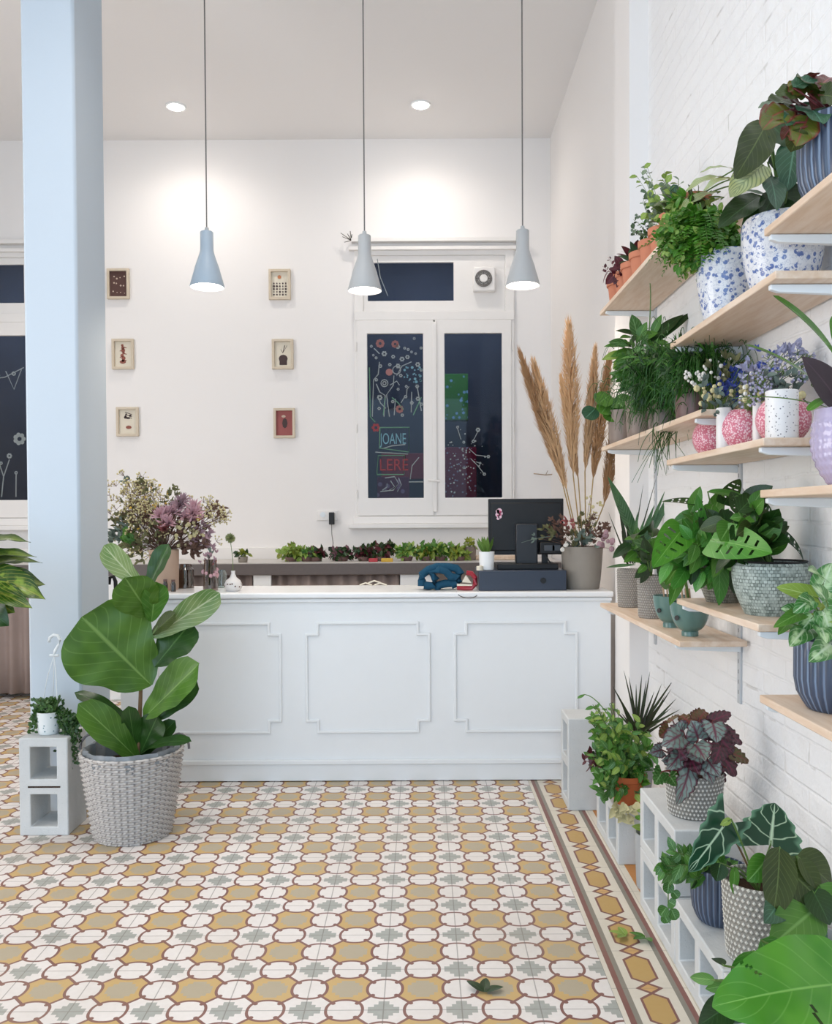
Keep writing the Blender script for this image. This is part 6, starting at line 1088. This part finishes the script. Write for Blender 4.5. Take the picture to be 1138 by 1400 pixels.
PL(t, (992, 1126), (942, 1192), 62, q, q - .05, M['l_aloc'], (0, -1, .15), petiole=tp, pmat='brownstem', shape='arrow', sweep=.36, fold=.02, n=26, m=12, droop=.05); PL(t, (1054, 1155), (1060, 1098), 98, q, q + .06, M['l_aloc'], (0, -1, .3), petiole=tp, shape='arrow', sweep=.30, fold=.02, n=26, m=14)
for (a, b, w, mt) in (((1005, 1185), (1003, 1222), 14, 'l_mid'), ((985, 1180), (980, 1205), 26, 'l_dark'), ((1000, 1120), (985, 1128), 10, 'l_light')): PL(t, a, b, w, q - .02, q - .03, M[mt], (0, -1, .3), petiole=tp)
# philodendron with hanging olive leaves
c = seat(.845, 1.86, .1875); t = plant_thing('potted_philodendron', 'glossy olive-green philodendron behind the large bright leaf at the lower right', c); tp = pot(t, c, .075, .062, .15, M['greypot']); q = 1.86
for (a, b, w, dy, mt, N) in (((1066, 1158), (1056, 1258), 56, -.06, 'l_olive', (.2, -1, .15)), ((1068, 1180), (1122, 1232), 62, 0, 'l_olive', (-.2, -1, .6)), ((1090, 1170), (1138, 1210), 50, .04, 'l_olive', (0, -1, .6)), ((1050, 1172), (1022, 1205), 38, -.02, 'l_mid', (.3, -1, .4)), ((1118, 1240), (1052, 1295), 66, -.12, 'l_mid', (-.1, -1, .7)), ((1110, 1215), (1135, 1265), 40, -.05, 'l_dark', (0, -1, .3)), ((1085, 1255), (1125, 1310), 60, -.04, 'l_tealg', (0, -1, .5)), ((1120, 1210), (1150, 1260), 50, 0, 'l_mid', (0, -1, .5)), ((1070, 1225), (1045, 1262), 40, -.1, 'l_tealg', (0, -1, .5)), ((1110, 1230), (1100, 1275), 44, .03, 'l_dark', (0, -1, .3))):
    PL(t, a, b, w, q, q + dy, M[mt], N, petiole=tp, shape='ovate', droop=.08, fold=.15, n=18, m=8)
# big bright-leaved monstera nearest the camera
c = seat(.86, 1.66, .1875); t = plant_thing('potted_split_leaf_plant', 'large bright green split-leaf plant nearest the camera at the lower right', c); tp = pot(t, c, .075, .06, .13, M['whitecer']); q = 1.58
def split(s, t_):
    return (abs(s) > .30 and s < 0 and .30 < t_ - abs(s) * .12 < .325) or (s > .35 and .52 < t_ - s * .2 < .535)
PL(t, (1150, 1345), (974, 1376), 140, q, q - .08, M['l_bright'], (-.1, -1, 1.1), petiole=tp, shape='heart', droop=.10, fold=.1, n=40, m=24, holes=split, sweep=.1, wave=.02)
for (a, b, w, dy, mt, N) in (((1075, 1322), (992, 1352), 60, .10, 'l_mon', (0, -1, .9)), ((1030, 1300), (1012, 1350), 42, .14, 'l_mon', (-.2, -1, .4)), ((978, 1340), (944, 1336), 16, .12, 'l_mid', (-.2, -1, .5)), ((1000, 1345), (965, 1352), 18, .10, 'l_mid', (-.2, -1, .3)), ((1000, 1372), (955, 1402), 44, .05, 'l_dark', (-.1, -1, .4)), ((1040, 1285), (1060, 1335), 50, .14, 'l_mon', (0, -1, .6)), ((990, 1320), (975, 1310), 16, .14, 'l_dark', (0, -1, .6)), ((1130, 1300), (1160, 1340), 60, .1, 'l_mon', (0, -1, .6)), ((1020, 1360), (985, 1395), 44, .08, 'l_dark', (0, -1, .4)), ((1060, 1350), (1040, 1410), 60, .05, 'l_dark', (0, -1, .4)), ((1100, 1360), (1100, 1420), 60, .08, 'l_dark', (0, -1, .4))):
    PL(t, a, b, w, q + .08, q + dy, M[mt], N, petiole=tp, shape='ovate', droop=.1, fold=.15, n=16, m=6)
# ---------------------------------------------------------------- fallen leaves on the tiles
for (px, py, L, rot, mt, lab) in ((662, 1357, .055, .3, 'l_dark', 'dark green fallen leaf on the tiles in the foreground'), (856, 1280, .05, 1.8, 'l_light', 'pale green fallen leaf on the yellow border tile'), (883, 1283, .05, 2.6, 'l_mid', 'dark green fallen leaf on the grey border stripe beside the blocks')):
    g_ = PZ(px, py, 0.003); m = MB(); R = random.Random(px)
    for k_ in range(3):
        a_ = rot + k_ * 1.1; leaf(m, g_ + V3((0, 0, .002)), g_ + V3((math.cos(a_) * L, math.sin(a_) * L, .006 + .004 * k_)), L * .5, (0, 0, 1), .08, .15, 'ovate', 8, 4)
    tag(m.build('fallen_leaf', M[mt]), lab, 'leaf')
